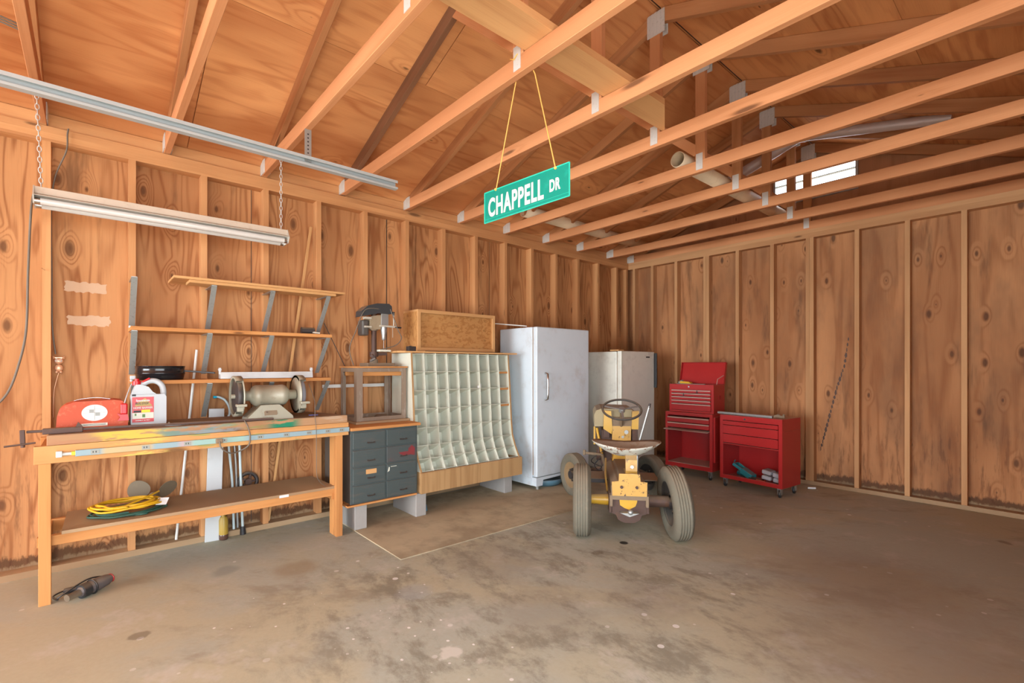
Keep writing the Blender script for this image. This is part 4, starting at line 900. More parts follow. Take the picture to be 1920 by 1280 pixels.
obj('motor_mount',MB().box(dpx-.0,dpx+.05,dpy-.10,dpy-.04,1.635,1.655).box(dpx,dpx+.05,dpy-.10,dpy-.04,1.565,1.58),M['handle'],dpr,.004)
obj('belt_cover',MB().prism([(-.135,1.652),(-.13,1.70),(-.08,1.745),(.0,1.77),(.11,1.775),(.135,1.755),(.14,1.70),(.13,1.688),(.02,1.69),(-.05,1.672)],(dpx-.06,dpy,0),(0,1,0),(0,0,1),(.12,0,0)),paint('belt_cover',(.045,.05,.055),.35,dust=.35),dpr,.014,3)
obj('chuck',MB().tube([(dpx+.03,dpy+.075,1.58),(dpx+.03,dpy+.075,1.55),(dpx+.03,dpy+.075,1.50),(dpx+.03,dpy+.075,1.475),(dpx+.03,dpy+.075,1.465)],[.024,.026,.018,.018,.010],16).cyl((dpx+.03,dpy+.075,1.465),(dpx+.03,dpy+.075,1.395),.002,n=6),M['galv'],dpr)
obj('depth_bar',MB().beam((dpx+.045,dpy+.03,1.585),(dpx+.045,dpy+.18,1.582),.012,.014).cyl((dpx+.045,dpy+.15,1.58),(dpx+.045,dpy+.15,1.49),.002,n=6).cyl((dpx+.045,dpy+.16,1.59),(dpx+.045,dpy+.16,1.70),.006,n=8),M['handle'],dpr)
obj('feed_handle',MB().cyl((dpx+.045,dpy+.17,1.58),(dpx+.045,dpy+.23,1.578),.007,n=10).cyl((dpx+.04,dpy+.16,1.68),(dpx+.04,dpy+.16,1.71),.011,n=10),M['black'],dpr)
obj('power_cord',MB().tube(spline([(dpx+.03,dpy+.13,1.71),(dpx+.06,dpy+.0,1.725),(dpx+.06,dpy-.10,1.71),(dpx+.06,dpy-.15,1.62),(dpx+.05,dpy-.18,1.53),(dpx+.05,dpy-.225,1.42),(dpx+.04,dpy-.225,1.35),(dpx+.03,dpy-.19,ZT+.01)],8),.004,7),M['cable'],dpr)
obj('motor_cable',MB().tube(spline([(dpx+.06,dpy+.12,1.73),(dpx+.06,dpy+.16,1.64),(dpx+.06,dpy+.19,1.56),(dpx+.06,dpy+.225,1.49),(dpx+.06,dpy+.18,1.43),(dpx+.05,dpy+.10,1.40),(dpx+.04,dpy+.04,1.385)],8).copy() if 0 else spline([(dpx+.06,dpy+.12,1.73),(dpx+.06,dpy+.16,1.64),(dpx+.06,dpy+.19,1.56),(dpx+.06,dpy+.225,1.49),(dpx+.06,dpy+.18,1.43),(dpx+.05,dpy+.10,1.40),(dpx+.04,dpy+.04,1.385)],8),.004,7),M['cable'],dpr)
# ------------------------------------------------------------------ pigeonhole rack
pg=thing('pigeonhole_rack','cream painted pigeonhole rack of slanted bins with a curved front','rack',(-3.75,2.58,.2))
YL,YR=2.035,3.125
prof=[(-3.617,1.358),(-3.592,1.067),(-3.569,.723),(-3.552,.576),(-3.510,.471),(-3.455,.372)]
side=[(-3.955,.372)]+[(a,b) for a,b in prof[::-1]]+[(-3.955,1.358)]
for y,nm in ((YL,'side_panel'),(YR-.012,'side_panel')):
    obj(nm,MB().prism(side,(0,y,0),(1,0,0),(0,0,1),(0,.012,0)),M['cream'],pg)
    e=MB()
    for p,q in zip(prof[:-1],prof[1:]): e.beam((p[0]+.002,y+.006,p[1]),(q[0]+.002,y+.006,q[1]),.014,.005,(1,0,0))
    obj('edge_strip',e,M['oak'],pg)
def fx(z):
    for (a,b),(c,d) in zip(prof[:-1],prof[1:]):
        if d<=z<=b: return a+(c-a)*(b-z)/(b-d)
    return prof[-1][0]
zr_=[1.353,1.199,1.040,.882,.723,.576,.471,.378]
nC=9; W_=(YR-YL-.024)/nC; DB=.152
bk=[(a-DB,b) for a,b in prof]+[(-3.60,.25)]
obj('back_panel',MB().prism(bk+[(a-.005,b) for a,b in bk[::-1]],(0,YL+.012,0),(1,0,0),(0,0,1),(0,YR-YL-.024,0)),M['cream'],pg)
for i,z in enumerate(zr_):
    x=fx(z)-.003
    dz=(.0,.028,.048,.062,.078,.082,.078,.055)[i]
    BK=x-DB+.001
    obj('bin_shelf',MB().prism([(x,z),(x,z-.004),(BK,z-.004-dz),(BK,z-dz)],(0,YL+.012,0),(1,0,0),(0,0,1),(0,YR-YL-.024,0)),M['cream'],pg)
for k in range(1,nC):
    y=YL+.012+W_*k
    pf=[(a-.004,b) for a,b in prof]
    obj('divider',MB().prism([(-3.59,.31)]+pf[::-1]+[(a-DB+.004,b) for a,b in prof],(0,y-.0025,0),(1,0,0),(0,0,1),(0,.005,0)),M['cream'],pg)
for z in zr_[1:4]: obj('shelf_cleat',MB().box(fx(z)-.11,fx(z)-.012,YR-.125,YR-.014,z-.026,z-.008),M['bench'],pg)
obj('base_front',MB().prism([(-3.452,.200),(-3.436,.200),(-3.436,.365),(-3.452,.372)],(0,YL-.004,0),(1,0,0),(0,0,1),(0,YR-YL+.024,0)),M['oak'],pg,.001,1)
obj('base_box',MB().box(-3.96,-3.452,YL-.004,YR+.012,.2,.215).box(-3.96,-3.94,YL-.004,YR+.012,.215,.372).box(-3.94,-3.452,YR-.0,YR+.012,.215,.372).box(-3.94,-3.452,YL-.004,YL+.008,.215,.372),M['oak'],pg)
obj('top_board',MB().prism([(1.935,-3.66),(1.99,-3.63),(2.6,-3.60),(3.20,-3.57),(3.20,-3.93),(1.96,-3.95)],(0,0,1.360),(0,1,0),(1,0,0),(0,0,.014)),M['pine'],pg,.002)
o=obj('paper_slip',MB().obox((-3.612,2.755,1.05),((0,1,.2),(1,0,0),(0,-.2,1)),(.018,.001,.014)).obox((-3.61,2.772,1.062),((0,1,0),(1,0,0),(0,0,1)),(.006,.001,.018)),M['paper']); tag(o,'torn white paper slip in a bin of the pigeonhole rack','paper')
o=obj('cast_foot',MB().cyl((-3.60,2.155,ZM),(-3.60,2.155,.06),.03,.022),M['bluep']); tag(o,'small blue foot on the floor under the pigeonhole rack','foot')
# plywood box on top of the rack
bx=thing('plywood_box','open fronted plywood box lying on top of the pigeonhole rack','box',(-3.85,2.58,1.375))
bx0,bx1,by0,by1,bz0,bz1=-3.985,-3.735,2.166,3.04,1.376,1.748
obj('box_back',MB().box(bx1-.045,bx1-.033,by0+.018,by1-.018,bz0+.018,bz1-.018,1),M['osb'],bx)
obj('box_side',MB().box(bx0,bx1-.003,by0+.0006,by0+.018,bz0+.018,bz1-.018),M['osb'],bx,.001,1)
obj('box_side',MB().box(bx0,bx1-.003,by1-.018,by1-.0006,bz0+.018,bz1-.018),M['osb'],bx,.001,1)
obj('box_top',MB().box(bx0,bx1-.003,by0,by1,bz1-.018,bz1),M['pine'],bx,.001,1)
obj('box_bottom',MB().box(bx0,bx1-.003,by0,by1,bz0,bz0+.018),M['pine'],bx,.001,1)
obj('front_trim',MB().box(bx1-.002,bx1+.012,by0,by0+.03,bz0,bz1).box(bx1-.002,bx1+.012,by1-.03,by1,bz0,bz1).box(bx1-.002,bx1+.012,by0+.03,by1-.03,bz1-.03,bz1).box(bx1-.002,bx1+.012,by0+.03,by1-.03,bz0,bz0+.035),M['pine'],bx,.001,1)
o=obj('black_block',MB().box(-3.69,-3.64,2.03,2.10,1.3745,1.415).box(-3.685,-3.645,2.055,2.06,1.415,1.42),M['dark'],None,.003); tag(o,'small black box at the left end of the rack top','box')
o=obj('metal_strip',MB().box(-3.66,-3.62,2.20,3.05,1.3745,1.379),M['dark'],None); tag(o,'dark thin strip lying in front of the plywood box','strip')
# ------------------------------------------------------------------ white upright freezer
fz=thing('upright_freezer','tall scuffed white upright freezer beside the pigeonhole rack','freezer',(-3.7,3.74,0))
fy0,fy1=3.335,4.145
obj('freezer_body',MB().box(-4.0,-3.50,fy0,fy1,.115,1.64),M['freezer'],fz,.008)
obj('side_skirt',MB().box(-4.0,-3.50,fy0,fy0+.012,.045,.117),M['freezer'],fz); obj('side_skirt',MB().box(-4.0,-3.50,fy1-.012,fy1,.045,.117),M['freezer'],fz)
obj('door_seal',MB().box(-3.502,-3.488,fy0+.012,fy1-.012,.15,1.63),M['seal'],fz)
dr=obj('freezer_door',MB().box(-3.489,-3.432,fy0+.004,fy1-.004,.135,1.641),M['freezer'],fz,.012,3)
obj('door_handle',MB().tube([(-3.432,fy0+.12,1.175),(-3.40,fy0+.125,1.165),(-3.395,fy0+.125,1.10),(-3.395,fy0+.125,.97),(-3.40,fy0+.125,.915),(-3.432,fy0+.12,.905)],.011,10),M['chrome'],dr)
obj('kick_panel',MB().prism([(fy0+.004,.045),(fy0+.09,.045),(fy0+.10,.10),(fy1-.10,.115),(fy1-.09,.045),(fy1-.004,.045),(fy1-.004,.13),(fy0+.004,.13)],(-3.50,0,0),(0,1,0),(0,0,1),(.062,0,0)),M['freezer'],fz,.002)
for x in (-3.95,-3.47):
    for y in (fy0+.05,fy1-.05): obj('foot',MB().cyl((x,y,ZM),(x,y,.05),.016,n=12),M['galvd'],fz)
o=obj('basin',MB().lathe([(0,0),(.15,0),(.185,.03),(.20,.085),(.192,.085),(.175,.035),(0,.006)],(-3.60,3.62,ZM),(0,0,1),40),M['bluep']); 
for v in o.data.vertices: v.co.z=(v.co.z-ZM)*.85+ZM
tag(o,'shallow blue plastic basin under the white freezer','basin')
o=obj('white_rod',MB().cyl((-3.98,3.05,1.70),(-3.60,3.36,1.655),.006,n=8),M['signw']) ; tag(o,'thin pale rod sticking out above the left of the freezer','rod'); 
# ------------------------------------------------------------------ beige refrigerator
bf=thing('refrigerator','beige refrigerator in the far corner behind the yellow tractor','refrigerator',(-3.63,4.89,0))
obj('fridge_body',MB().box(-3.97,-3.365,4.55,5.235,.03,1.415),M['beige'],bf,.008)
obj('door_seal',MB().box(-3.367,-3.355,4.565,5.22,.11,1.40),M['seal'],bf)
dr=obj('fridge_door',MB().box(-3.356,-3.30,4.552,5.232,.095,1.42),M['beige'],bf,.01,3)
obj('door_trim',MB().box(-3.302,-3.298,4.556,4.575,.10,1.412),M['cream'],dr)
obj('door_handle',MB().box(-3.30,-3.262,5.215,5.238,.98,1.405),M['black'],dr,.004)
obj('name_badge',MB().box(-3.30,-3.2975,5.05,5.125,1.345,1.362),M['dark'],dr)
obj('kick_plate',MB().box(-3.38,-3.33,4.56,5.225,.03,.085),M['dark'],bf)
o=obj('wood_scrap',MB().box(-3.42,-3.30,4.50,4.60,1.421,1.433),M['pine'],None,.001); tag(o,'small wood scrap on the front corner of the beige refrigerator','wood scrap')
# ------------------------------------------------------------------ garden tractor
TO=Vector((-2.09,2.96,0)); fa=Vector((-.65,.76,0)).normalized(); ra=Vector((fa.y,-fa.x,0))
ang=math.atan2(ra.y,ra.x)
tr=thing('garden_tractor','old yellow garden tractor with a pan seat, its rear towards the camera','tractor',TO,ang,world=False)
# local: x right, y forward, z up
RR=.265
def tire(parent,c,axis,R,w,mat,name='tire'):
    a=R; pr=[(R*.60,-w*.40),(R*.70,-w*.50),(R*.86,-w*.50),(R*.95,-w*.42),(R*.985,-w*.34)]
    for q in range(5):
        x0_=-w*.34+w*.68*q/5; x1_=x0_+w*.68/5
        pr+=[(R,x0_+.003),(R,x1_-.004),(R*.988,x1_-.003),(R*.988,x1_)]
    pr+=[(R*.985,w*.34),(R*.95,w*.42),(R*.86,w*.50),(R*.70,w*.50),(R*.60,w*.40),(R*.60,-w*.40)]
    return obj(name,MB().lathe(pr,c,axis,48),mat,parent)
mrub=M['rubber']; 
def add_tread(m,nu):
    t=m.node_tree;h=N(t);b=t.nodes['Principled BSDF']
    uv=h.n('ShaderNodeTexCoord').outputs['UV']; s=h.sep(uv)
    v=h.math('SINE',h.math('MULTIPLY',s[0],nu*6.283)); bump(h,t,b,v,.08,.002)
add_tread(mrub,64)
def wheel(cx,cy,R,w,steer=0,camber=0,side=1,rim='black',rimx=0,nm='rear_wheel'):
    wr=bpy.data.objects.new(nm,None); C.objects.link(wr); wr.parent=tr; wr.location=(cx,cy,R-.003); wr.rotation_euler=(0,camber,steer); wr.empty_display_size=.03
    t=tire(wr,(0,0,0),(1,0,0),R,w,mrub)
    ri=R*.62
    pr=[(.03,-.012),(.03,.012),(ri*.55,.012),(ri*.72,.03),(ri*.98,.045),(ri*1.0,w*.38),(ri*.98,w*.40),(ri*.94,w*.38),(ri*.92,.03),(ri*.92,-.03),(ri*.94,-w*.38),(ri*.98,-w*.40),(ri,-w*.38),(ri*.98,-.045),(ri*.6,-.02),(ri*.5,-.012),(.03,-.012)]
    rm=obj('rim',MB().lathe(pr,(0,0,0),(1,0,0),36),M['rubberd'] if rim=='black' else M['tanrim'],wr)
    hb=MB().cyl((-.05,0,0),(.05,0,0),.04)
    for q in range(8):
        a_=2*PI*q/8; hb.cyl((-.03,ri*.42*math.cos(a_),ri*.42*math.sin(a_)),(.03,ri*.42*math.cos(a_),ri*.42*math.sin(a_)),.012,n=8)
    obj('hub',hb,M['dark'],wr)
    return wr
wheel(-.330,0,.262,.128,0,.0,nm='rear_wheel'); wheel(.335,0,.262,.135,.10,-.09,nm='rear_wheel')
wheel(-.40,1.07,.205,.115,.55,0,rim='y',nm='front_wheel'); wheel(.315,1.07,.205,.115,.50,0,nm='front_wheel')
# transaxle
ta=obj('rear_axle',MB().tube([(-.28,0,.265),(-.13,0,.265)],[.033,.042],14),M['yelc'],tr)
obj('rear_axle',MB().tube([(.13,0,.265),(.29,0,.265)],[.043,.040],14),M['tdust'] if 0 else M['rusty'],tr)
obj('gearbox',MB().prism([(-.135,.20),(-.12,.345),(.12,.345),(.135,.20),(.09,.185),(.075,.15),(.035,.13),(-.035,.13),(-.075,.15),(-.09,.185)],(0,-.10,0),(1,0,0),(0,0,1),(0,.24,0)),M['rusty'],tr,.01)
obj('gearbox_cover',MB().prism([(-.07,.33),(-.062,.255),(-.03,.235),(.0,.225),(.045,.25),(.055,.275),(.065,.335)],(0,-.104,0),(1,0,0),(0,0,1),(0,.006,0)),M['yelc'],tr)
obj('rear_plate',MB().prism([(-.118,.332),(.118,.332),(.122,.43),(.075,.435),(.072,.488),(-.072,.488),(-.075,.435),(-.122,.43)],(0,-.145,0),(1,0,0),(0,0,1),(0,.012,0)),M['yellow'],tr,.002)
for x in (-.055,.05): obj('bolt',MB().cyl((x,-.145,.395),(x,-.158,.395),.011,n=6),M['rusty'],tr)
obj('hitch',MB().prism([(-.065,.215),(.065,.215),(.0,.19)],(0,-.16,0),(1,0,0),(0,0,1),(0,.06,0)).sphere((.005,-.165,.225),.019),M['chrome'] if 0 else M['galv'],tr)
obj('side_flange',MB().box(-.14,-.12,-.11,.0,.20,.34).box(.12,.14,-.11,.0,.20,.34),M['rusty'],tr,.004)
# frame tunnel, dusty
obj('frame',MB().prism([(-.125,.30),(.125,.30),(.125,.40),(.085,.435),(-.085,.435),(-.125,.40)],(0,-.13,0),(1,0,0),(0,0,1),(0,.80,0)).box(-.135,-.115,-.13,1.25,.25,.33).box(.115,.135,-.13,1.25,.25,.33),M['tdust'],tr,.004)
obj('top_tunnel',MB().prism([(-.07,.43),(.07,.43),(.06,.455),(-.06,.455)],(0,-.12,0),(1,0,0),(0,0,1),(0,.7,0)),M['tdust'],tr,.004)
obj('foot_rest',MB().box(-.285,-.12,.32,.60,.335,.342).box(-.285,-.28,.32,.60,.30,.342),M['tdust'],tr,.002)
obj('foot_rest',MB().box(.12,.275,.32,.60,.335,.342).box(.27,.275,.32,.60,.31,.342),M['tdust'],tr,.002)
obj('step_edge',MB().beam((-.283,.318,.325),(-.12,.318,.325),.005,.03),M['dark'],tr)
obj('pedal',MB().tube([(-.13,.58,.36),(-.16,.52,.50),(-.19,.50,.505),(-.30,.49,.515)],.011,8).tube([(-.31,.49,.50),(-.31,.49,.54)],.012,8),M['tdust'],tr)
obj('linkage_rod',MB().tube(spline([(-.14,.10,.30),(-.15,.18,.40),(-.145,.30,.45),(-.135,.45,.48)],6),.008,8),M['yelc'],tr)
# seat on its spring bracket
obj('seat_spring',MB().prism([(.03,.45),(.0,.452),(-.012,.46),(-.018,.48),(-.01,.56),(.03,.60),(.05,.60),(.02,.56),(.008,.48),(.012,.462),(.04,.458),(.20,.456),(.20,.45)],(-.015,0,0),(0,1,0),(0,0,1),(.082,0,0)),M['yellow'],tr,.002)
obj('spring_bolt',MB().cyl((.028,-.022,.515),(.028,-.04,.515),.014,n=6),M['chrome'],tr)
def seat_mesh():
    m=MB();nu,nv=28,10; vs=[];fs=[];uvs=[]
    for lay,dz in ((0,0),(1,-.007)):
        for j in range(nv+1):
            r=j/nv
            for i in range(nu):
                t=2*PI*i/nu; cx_=math.cos(t); sy=math.sin(t)
                wx=.255*(1 if sy<0.2 else 1-.10*(sy-.2)); x=r*wx*(abs(cx_)**.85)*(1 if cx_>0 else -1); y=.185*r*sy
                z=.572+.105*(r**2.0)*(.78+.30*abs(cx_)**1.3)+.03*math.exp(-(x/.05)**2)*(1-r)*(1 if y>0 else .2)
                vs.append((x,y+.11,z+dz))
    K=(nv+1)*nu
    for lay in (0,1):
        for j in range(nv):
            for i in range(nu):
                a_=lay*K+j*nu+i;b_=lay*K+j*nu+(i+1)%nu;c_=lay*K+(j+1)*nu+(i+1)%nu;d_=lay*K+(j+1)*nu+i
                fs.append((a_,d_,c_,b_) if lay==0 else (a_,b_,c_,d_)); uvs.append([(0,0)]*4)
    for i in range(nu):
        a_=nv*nu+i;b_=nv*nu+(i+1)%nu; fs.append((a_,a_+K,b_+K,b_)); uvs.append([(0,0)]*4)
    m.add(vs,fs,uvs,True); return m
obj('seat_pan',seat_mesh(),M['seatw'],tr)
# dash tower
obj('dash_panel',MB().prism([(-.072,.47),(.085,.47),(.092,.725),(-.068,.725)],(0,.66,0),(1,0,0),(0,0,1),(0,.02,0)),M['yellow'],tr,.002)
obj('lower_tunnel_cover',MB().prism([(-.075,.44),(.06,.44),(.055,.50),(-.06,.50)],(0,.58,0),(1,0,0),(0,0,1),(0,.09,0)),M['yelc'],tr,.01)
obj('dash_top',MB().prism([(-.075,.72),(.095,.72),(.10,.80),(-.08,.80)],(0,.665,0),(1,0,0),(0,0,1),(0,.05,0)),M['tdust'],tr,.004)
obj('dash_post',MB().prism([(-.145,.70),(-.075,.655),(-.068,.70),(-.078,.855),(-.14,.86)],(0,.655,0),(1,0,0),(0,0,1),(0,.03,0)),M['yelc'],tr,.006)
obj('dash_post',MB().prism([(.095,.70),(.152,.70),(.158,.86),(.10,.855)],(0,.655,0),(1,0,0),(0,0,1),(0,.03,0)),M['yelc'],tr,.006)
obj('torn_bracket',MB().box(-.145,-.09,.66,.69,.62,.70),M['rusty'],tr,.004); obj('torn_bracket',MB().box(.10,.148,.66,.69,.575,.70),M['rusty'],tr,.004)
obj('gauge',MB().cyl((.05,.66,.675),(.05,.645,.675),.017).cyl((.02,.66,.632),(.02,.65,.632),.011),M['galv'],tr)
obj('hood_panel',MB().prism([(-.222,.715),(.145,.715),(.145,.82),(.13,.85),(.10,.866),(-.16,.872),(-.205,.855),(-.222,.82)],(0,.70,0),(1,0,0),(0,0,1),(0,.52,0)),M['hood'],tr,.006)
obj('engine',MB().box(-.16,.14,.74,1.15,.36,.68).box(-.19,-.15,.80,1.0,.45,.60).cyl((-.20,.85,.44),(-.12,.85,.44),.05),M['rusty'],tr,.01)
obj('engine_bracket',MB().tube([(-.20,.72,.70),(-.17,.72,.55),(-.15,.70,.44)],.012,8).box(-.225,-.21,.80,.82,.54,.70),M['yelc'],tr)
obj('hanging_wires',MB().tube(spline([(-.14,.55,.50),(-.22,.60,.40),(-.18,.66,.34),(-.13,.60,.44)],6),.004,6).tube(spline([(-.14,.62,.52),(-.25,.66,.42),(-.16,.70,.36)],6),.004,6),M['black'],tr)
obj('front_axle',MB().tube([(-.36,1.07,.21),(-.15,1.07,.27),(.15,1.07,.27),(.30,1.07,.21)],.026,10),M['rusty'],tr)
# steering
wc_=Vector((.0,.50,.885)); ax_=Vector((0,-.50,1)).normalized()
obj('steering_column',MB().cyl(wc_,(.01,.70,.70),.014,n=12),M['tdust'],tr)
stw=obj('steering_wheel',MB().torus(wc_,ax_,.158,.0095,40,8),M['rubberd'],tr)
spm=MB().cyl(wc_-ax_*.02,wc_+ax_*.012,.026)
xx=Vector((1,0,0)); yv=ax_.cross(xx)
for a_ in (.35,PI-.35,-PI/2):
    dd=xx*math.cos(a_)+yv*math.sin(a_); spm.beam(wc_+dd*.02,wc_+dd*.155,.016,.006,ax_)
obj('wheel_spokes',spm,M['handle'] if 0 else M['galv'],stw)
obj('shift_lever',MB().tube([(.10,.30,.42),(.105,.30,.60),(.195,.30,.93)],[.010,.010,.0095],10),M['galv'],tr)
obj('lever_tip',MB().tube([(.193,.30,.92),(.201,.30,.952)],[.010,.008],10),M['dark'],tr)
# ------------------------------------------------------------------ red tool chests
def caster(parent,x,y,h=.09):
    c_=obj('caster',MB().box(x-.018,x+.018,y-.02,y+.02,h-.012,h).box(x-.016,x-.012,y-.018,y+.018,.03,h-.01).box(x+.012,x+.016,y-.018,y+.018,.03,h-.01),M['galv'],parent)
    obj('caster_wheel',MB().lathe([(.008,-.011),(.030,-.011),(.034,-.006),(.034,.006),(.030,.011),(.008,.011)],(x,y,.034),(1,.2,0),24),M['black'],c_)
    return c_
def shell(x0,x1,y0,y1,z0,z1,th=.012,front=None):
    m=MB().box(x0,x0+th,y0,y1,z0,z1).box(x1-th,x1,y0,y1,z0,z1).box(x0,x1,y1-th,y1,z0,z1).box(x0,x1,y0,y1,z1-th,z1).box(x0,x1,y0,y1,z0,z0+th)
    return m
# left: rolling cabinet with top chest
lc=thing('rolling_tool_cabinet','red rolling tool cabinet with an open bin under the tall top chest','tool cabinet',(-2.745,5.22,0))
X0,X1,Y0,Y1=-3.035,-2.472,5.045,5.40; z0,z1=.10,.722
m=shell(X0,X1,Y0,Y1,z0,z1,.014).box(X0,X0+.032,Y0-.002,Y0+.012,z0,z1).box(X1-.032,X1,Y0-.002,Y0+.012,z0,z1).box(X0,X1,Y0-.002,Y0+.012,z1-.035,z1).box(X0,X1,Y0-.002,Y0+.012,z0,z0+.045).box(X0,X1,Y0,Y1,.52,.53)
obj('cabinet_shell',m,M['red'],lc,.002,1)
for zz in (.612,.548):
    d_=obj('drawer',MB().box(X0+.035,X1-.035,Y0-.008,Y0+.2,zz,zz+.058),M['red'],lc,.002,1)
    obj('drawer_pull',MB().box(X0+.035,X1-.035,Y0-.022,Y0-.008,zz+.044,zz+.057),M['trim'],d_,.002,1)
obj('folding_flap',MB().obox(((X0+X1)/2-.01,Y0-.025,.530),((1,0,0),(0,1,.15),(0,-.15,1)),(.265,.035,.003)),M['trim'],lc)
obj('bin_floor',MB().box(X0+.014,X1-.014,Y0+.012,Y1-.014,z0+.045,z0+.048),M['trim'],lc)
obj('side_lip',MB().box(X1,X1+.02,Y0+.02,Y1-.01,z0+.1,z1-.03),M['red'],lc,.002,1)
for x in (X0+.04,X1-.04):
    for y in (Y0+.04,Y1-.04): caster(lc,x,y,.1)
tc=thing('tool_chest','red tool chest with five drawers and raised lid standing on the rolling cabinet','tool chest',(-2.745,5.22,.722))
U0,U1,V0,V1=-3.012,-2.482,5.095,5.35; q0,q1=.723,1.04
m=MB().box(U0,U0+.012,V0,V1,q0,q1).box(U1-.012,U1,V0,V1,q0,q1).box(U0,U1,V1-.012,V1,q0,q1).box(U0,U1,V0,V1,q0,q0+.012).box(U0,U1,V0-.002,V0+.012,q1-.06,q1).box(U0,U0+.03,V0-.002,V0+.012,q0,q1).box(U1-.03,U1,V0-.002,V0+.012,q0,q1).box(U0,U1,V0,V1,q1-.07,q1-.06).box(U0,U1,V0-.002,V0+.012,q0,q0+.02)
obj('chest_shell',m,M['red'],tc,.002,1)
zz=q1-.062
for i,hh in enumerate((.038,.038,.040,.040,.078)):
    zz-=hh
    d_=obj('drawer',MB().box(U0+.032,U1-.032,V0-.007,V0+.18,zz+.002,zz+hh-.002),M['red'],tc,.0015,1)
    obj('drawer_pull',MB().box(U0+.032,U1-.032,V0-.019,V0-.007,zz+hh-.014,zz+hh-.003),M['trim'],d_,.0015,1)
    if i<2: obj('latch',MB().box((U0+U1)/2+(.08 if i==0 else -.08)-.005,(U0+U1)/2+(.08 if i==0 else -.08)+.005,V0-.019,V0-.016,zz+.004,zz+hh-.004),M['ink'],d_)
obj('lock',MB().cyl((-2.77,V0-.002,q1-.028),(-2.77,V0-.008,q1-.028),.009,n=14),M['chrome'],tc)
ld_=Vector((0,.22,1)).normalized(); nn_=Vector((0,1,-.22)).normalized()
cL=Vector(((U0+U1)/2,V1+.005,q1))+ld_*.125
obj('lid',MB().obox(cL,((1,0,0),ld_,nn_),((U1-U0)/2,.125,.004)).obox(cL+Vector(((U1-U0)/2,0,0))-nn_*.018,((1,0,0),ld_,nn_),(.003,.125,.02)).obox(cL-Vector(((U1-U0)/2,0,0))-nn_*.018,((1,0,0),ld_,nn_),(.003,.125,.02)).obox(cL+ld_*.124-nn_*.012,((1,0,0),ld_,nn_),((U1-U0)/2,.003,.014)),M['red'],tc,.002,1)
obj('lid_stay',MB().tube([(U1-.03,V0+.12,q1-.02),(U1-.03,V0+.15,q1+.06),(U1-.012,V1,q1+.10)],.004,6),M['trim'],tc)
obj('side_handle',MB().torus((U1+.004,V0+.13,q1-.14),(1,0,0),.028,.003,16,6),M['red'],tc)
tt=thing('wood_handled_tools','orange handled tools piled in the open top of the red chest','tools',(-2.88,5.2,1.04))
obj('tool_body',MB().prism([(-.07,0),(.10,0),(.04,.045),(-.07,.05)],(-2.86,5.18,1.02),(1,0,0),(0,0,1),(0,.05,0)),M['cordy'],tt,.004)
obj('tool_steel',MB().box(-2.96,-2.62,5.16,5.19,1.0,1.045).cyl((-2.95,5.2,1.05),(-2.90,5.2,1.07),.02),M['galvd'],tt,.003)
# right: low cart
ct_=thing('tool_cart','wide low red tool cart with three drawers and an open lower bin','tool cart',(-2.005,5.075,0),math.radians(-6.5),world=False)
hw,hd=.315,.178; z0,z1=.092,.745
m=shell(-hw,hw,-hd,hd,z0,z1,.014).box(-hw,-hw+.035,-hd-.002,-hd+.012,z0,z1).box(hw-.035,hw,-hd-.002,-hd+.012,z0,z1).box(-hw,hw,-hd-.002,-hd+.012,z1-.055,z1).box(-hw,hw,-hd-.002,-hd+.012,z0,z0+.04).box(-hw,hw,-hd,hd,.445,.455)
obj('cart_shell',m,M['red'],ct_,.003,1)
for zz,hh in ((.645,.04),(.555,.085),(.462,.088)):
    d_=obj('drawer',MB().box(-hw+.038,hw-.038,-hd-.007,hd-.03,zz,zz+hh),M['red'],ct_,.002,1)
    obj('drawer_lip',MB().box(-hw+.038,hw-.038,-hd-.013,-hd-.007,zz+hh-.008,zz+hh),M['red'],d_,.001,1)
obj('lock',MB().cyl((-.045,-hd-.002,z1-.03),(-.045,-hd-.01,z1-.03),.009,n=14),M['chrome'],ct_)
obj('side_lip',MB().box(hw,hw+.004,-hd+.02,hd-.01,z1-.12,z1-.115),M['red'],ct_)
for x in (-hw+.04,hw-.04):
    for y in (-hd+.04,hd-.04): caster(ct_,x,y,.092)
def inC(x,y,z):
    a_=math.radians(-6.5); return Vector((-2.005+x*math.cos(a_)-y*math.sin(a_),5.075+x*math.sin(a_)+y*math.cos(a_),z))
zf=.1075
o=obj('steel_bar',MB().beam(inC(-.37,-.12,.759),inC(.20,-.13,.757),.03,.022),M['galv'],None,.002); tag(o,'pale aluminium bar lying across the top of the low red cart','metal bar')
rw=thing('pipe_wrench','dusty grey wrench head at the end of the bar on the red cart','wrench',inC(.24,-.12,.746))
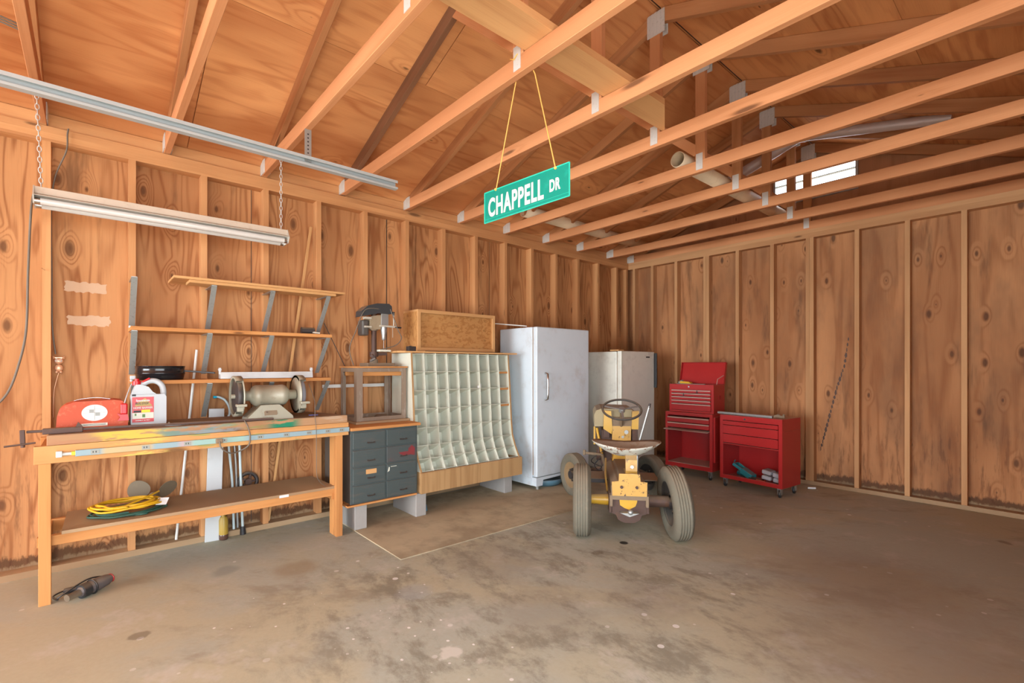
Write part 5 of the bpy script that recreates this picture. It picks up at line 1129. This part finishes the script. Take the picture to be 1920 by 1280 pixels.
obj('wrench_head',MB().tube([inC(.205,-.115,.762),inC(.24,-.10,.768),inC(.27,-.11,.762),inC(.30,-.10,.766)],[.012,.02,.011,.017],10).tube([inC(.28,-.10,.765),inC(.29,-.09,.785)],[.008,.012],8),M['tdust'],rw)
tn=thing('teal_tool','teal plastic tool case lying open in the bottom bin of the low cart','tool case',inC(-.15,-.02,zf))
m=MB();m.M=Matrix.Translation(inC(-.13,-.04,zf+.055))@Matrix.Rotation(math.radians(28),4,'Y')@Matrix.Rotation(-.1,4,'Z')
m.box(-.12,-.02,-.05,-.035,0,.03).box(-.12,-.02,.04,.055,0,.03).box(-.12,-.105,-.05,.055,0,.03).box(-.02,.10,-.05,.05,-.02,.035).box(-.13,-.12,-.03,-.02,.03,.06)
obj('case_shell',m,M['tealp'],tn,.005)
obj('case_base',MB().tube([inC(-.22,.02,zf+.025),inC(-.02,-.04,zf+.02)],[.03,.02],10),M['tealp'],tn)
for (x,y,zz,rt,l) in ((.16,-.02,.035,.05,'lower of the two grey plastic bags in the low red cart'),(.17,-.03,.088,-.1,'upper of the two grey plastic bags in the low red cart')):
    m=MB(); m.M=Matrix.Translation(inC(x,y,zf+zz))@Matrix.Rotation(rt,4,'Z')@Matrix.Rotation(.15,4,'Y'); m.box(-.10,-.008,-.06,.06,-.022,.02).box(.004,.095,-.055,.06,-.024,.022)
    o=obj('plastic_bag',m,M['bag'],None,.014,3); tag(o,l,'bag','bags in the low red cart')
o=obj('orange_handle_tool',MB().cyl(inC(.04,-.12,zf+.012),inC(.13,-.13,zf+.012),.011,n=10),M['orange']); tag(o,'small orange tool handle on the floor of the low red cart','tool')
o=obj('dark_tool',MB().box(*(lambda p:(p.x-.06,p.x+.07,p.y-.03,p.y+.03,zf,zf+.02))(inC(-.0,-.06,zf))),M['dark'],None,.004); tag(o,'flat dark tool between the teal case and the bags','tool')
o=obj('paper_scrap',MB().obox((-1.66,5.50,.012),((1,.3,.1),(-.3,1,0),(0,0,1)),(.035,.015,.008)),M['paper'],None,.003); tag(o,'crumpled white paper scrap on the floor right of the low red cart','paper')
for o in bpy.data.objects:
    if '_w' in o: del o['_w']
    if '_o' in o: del o['_o']
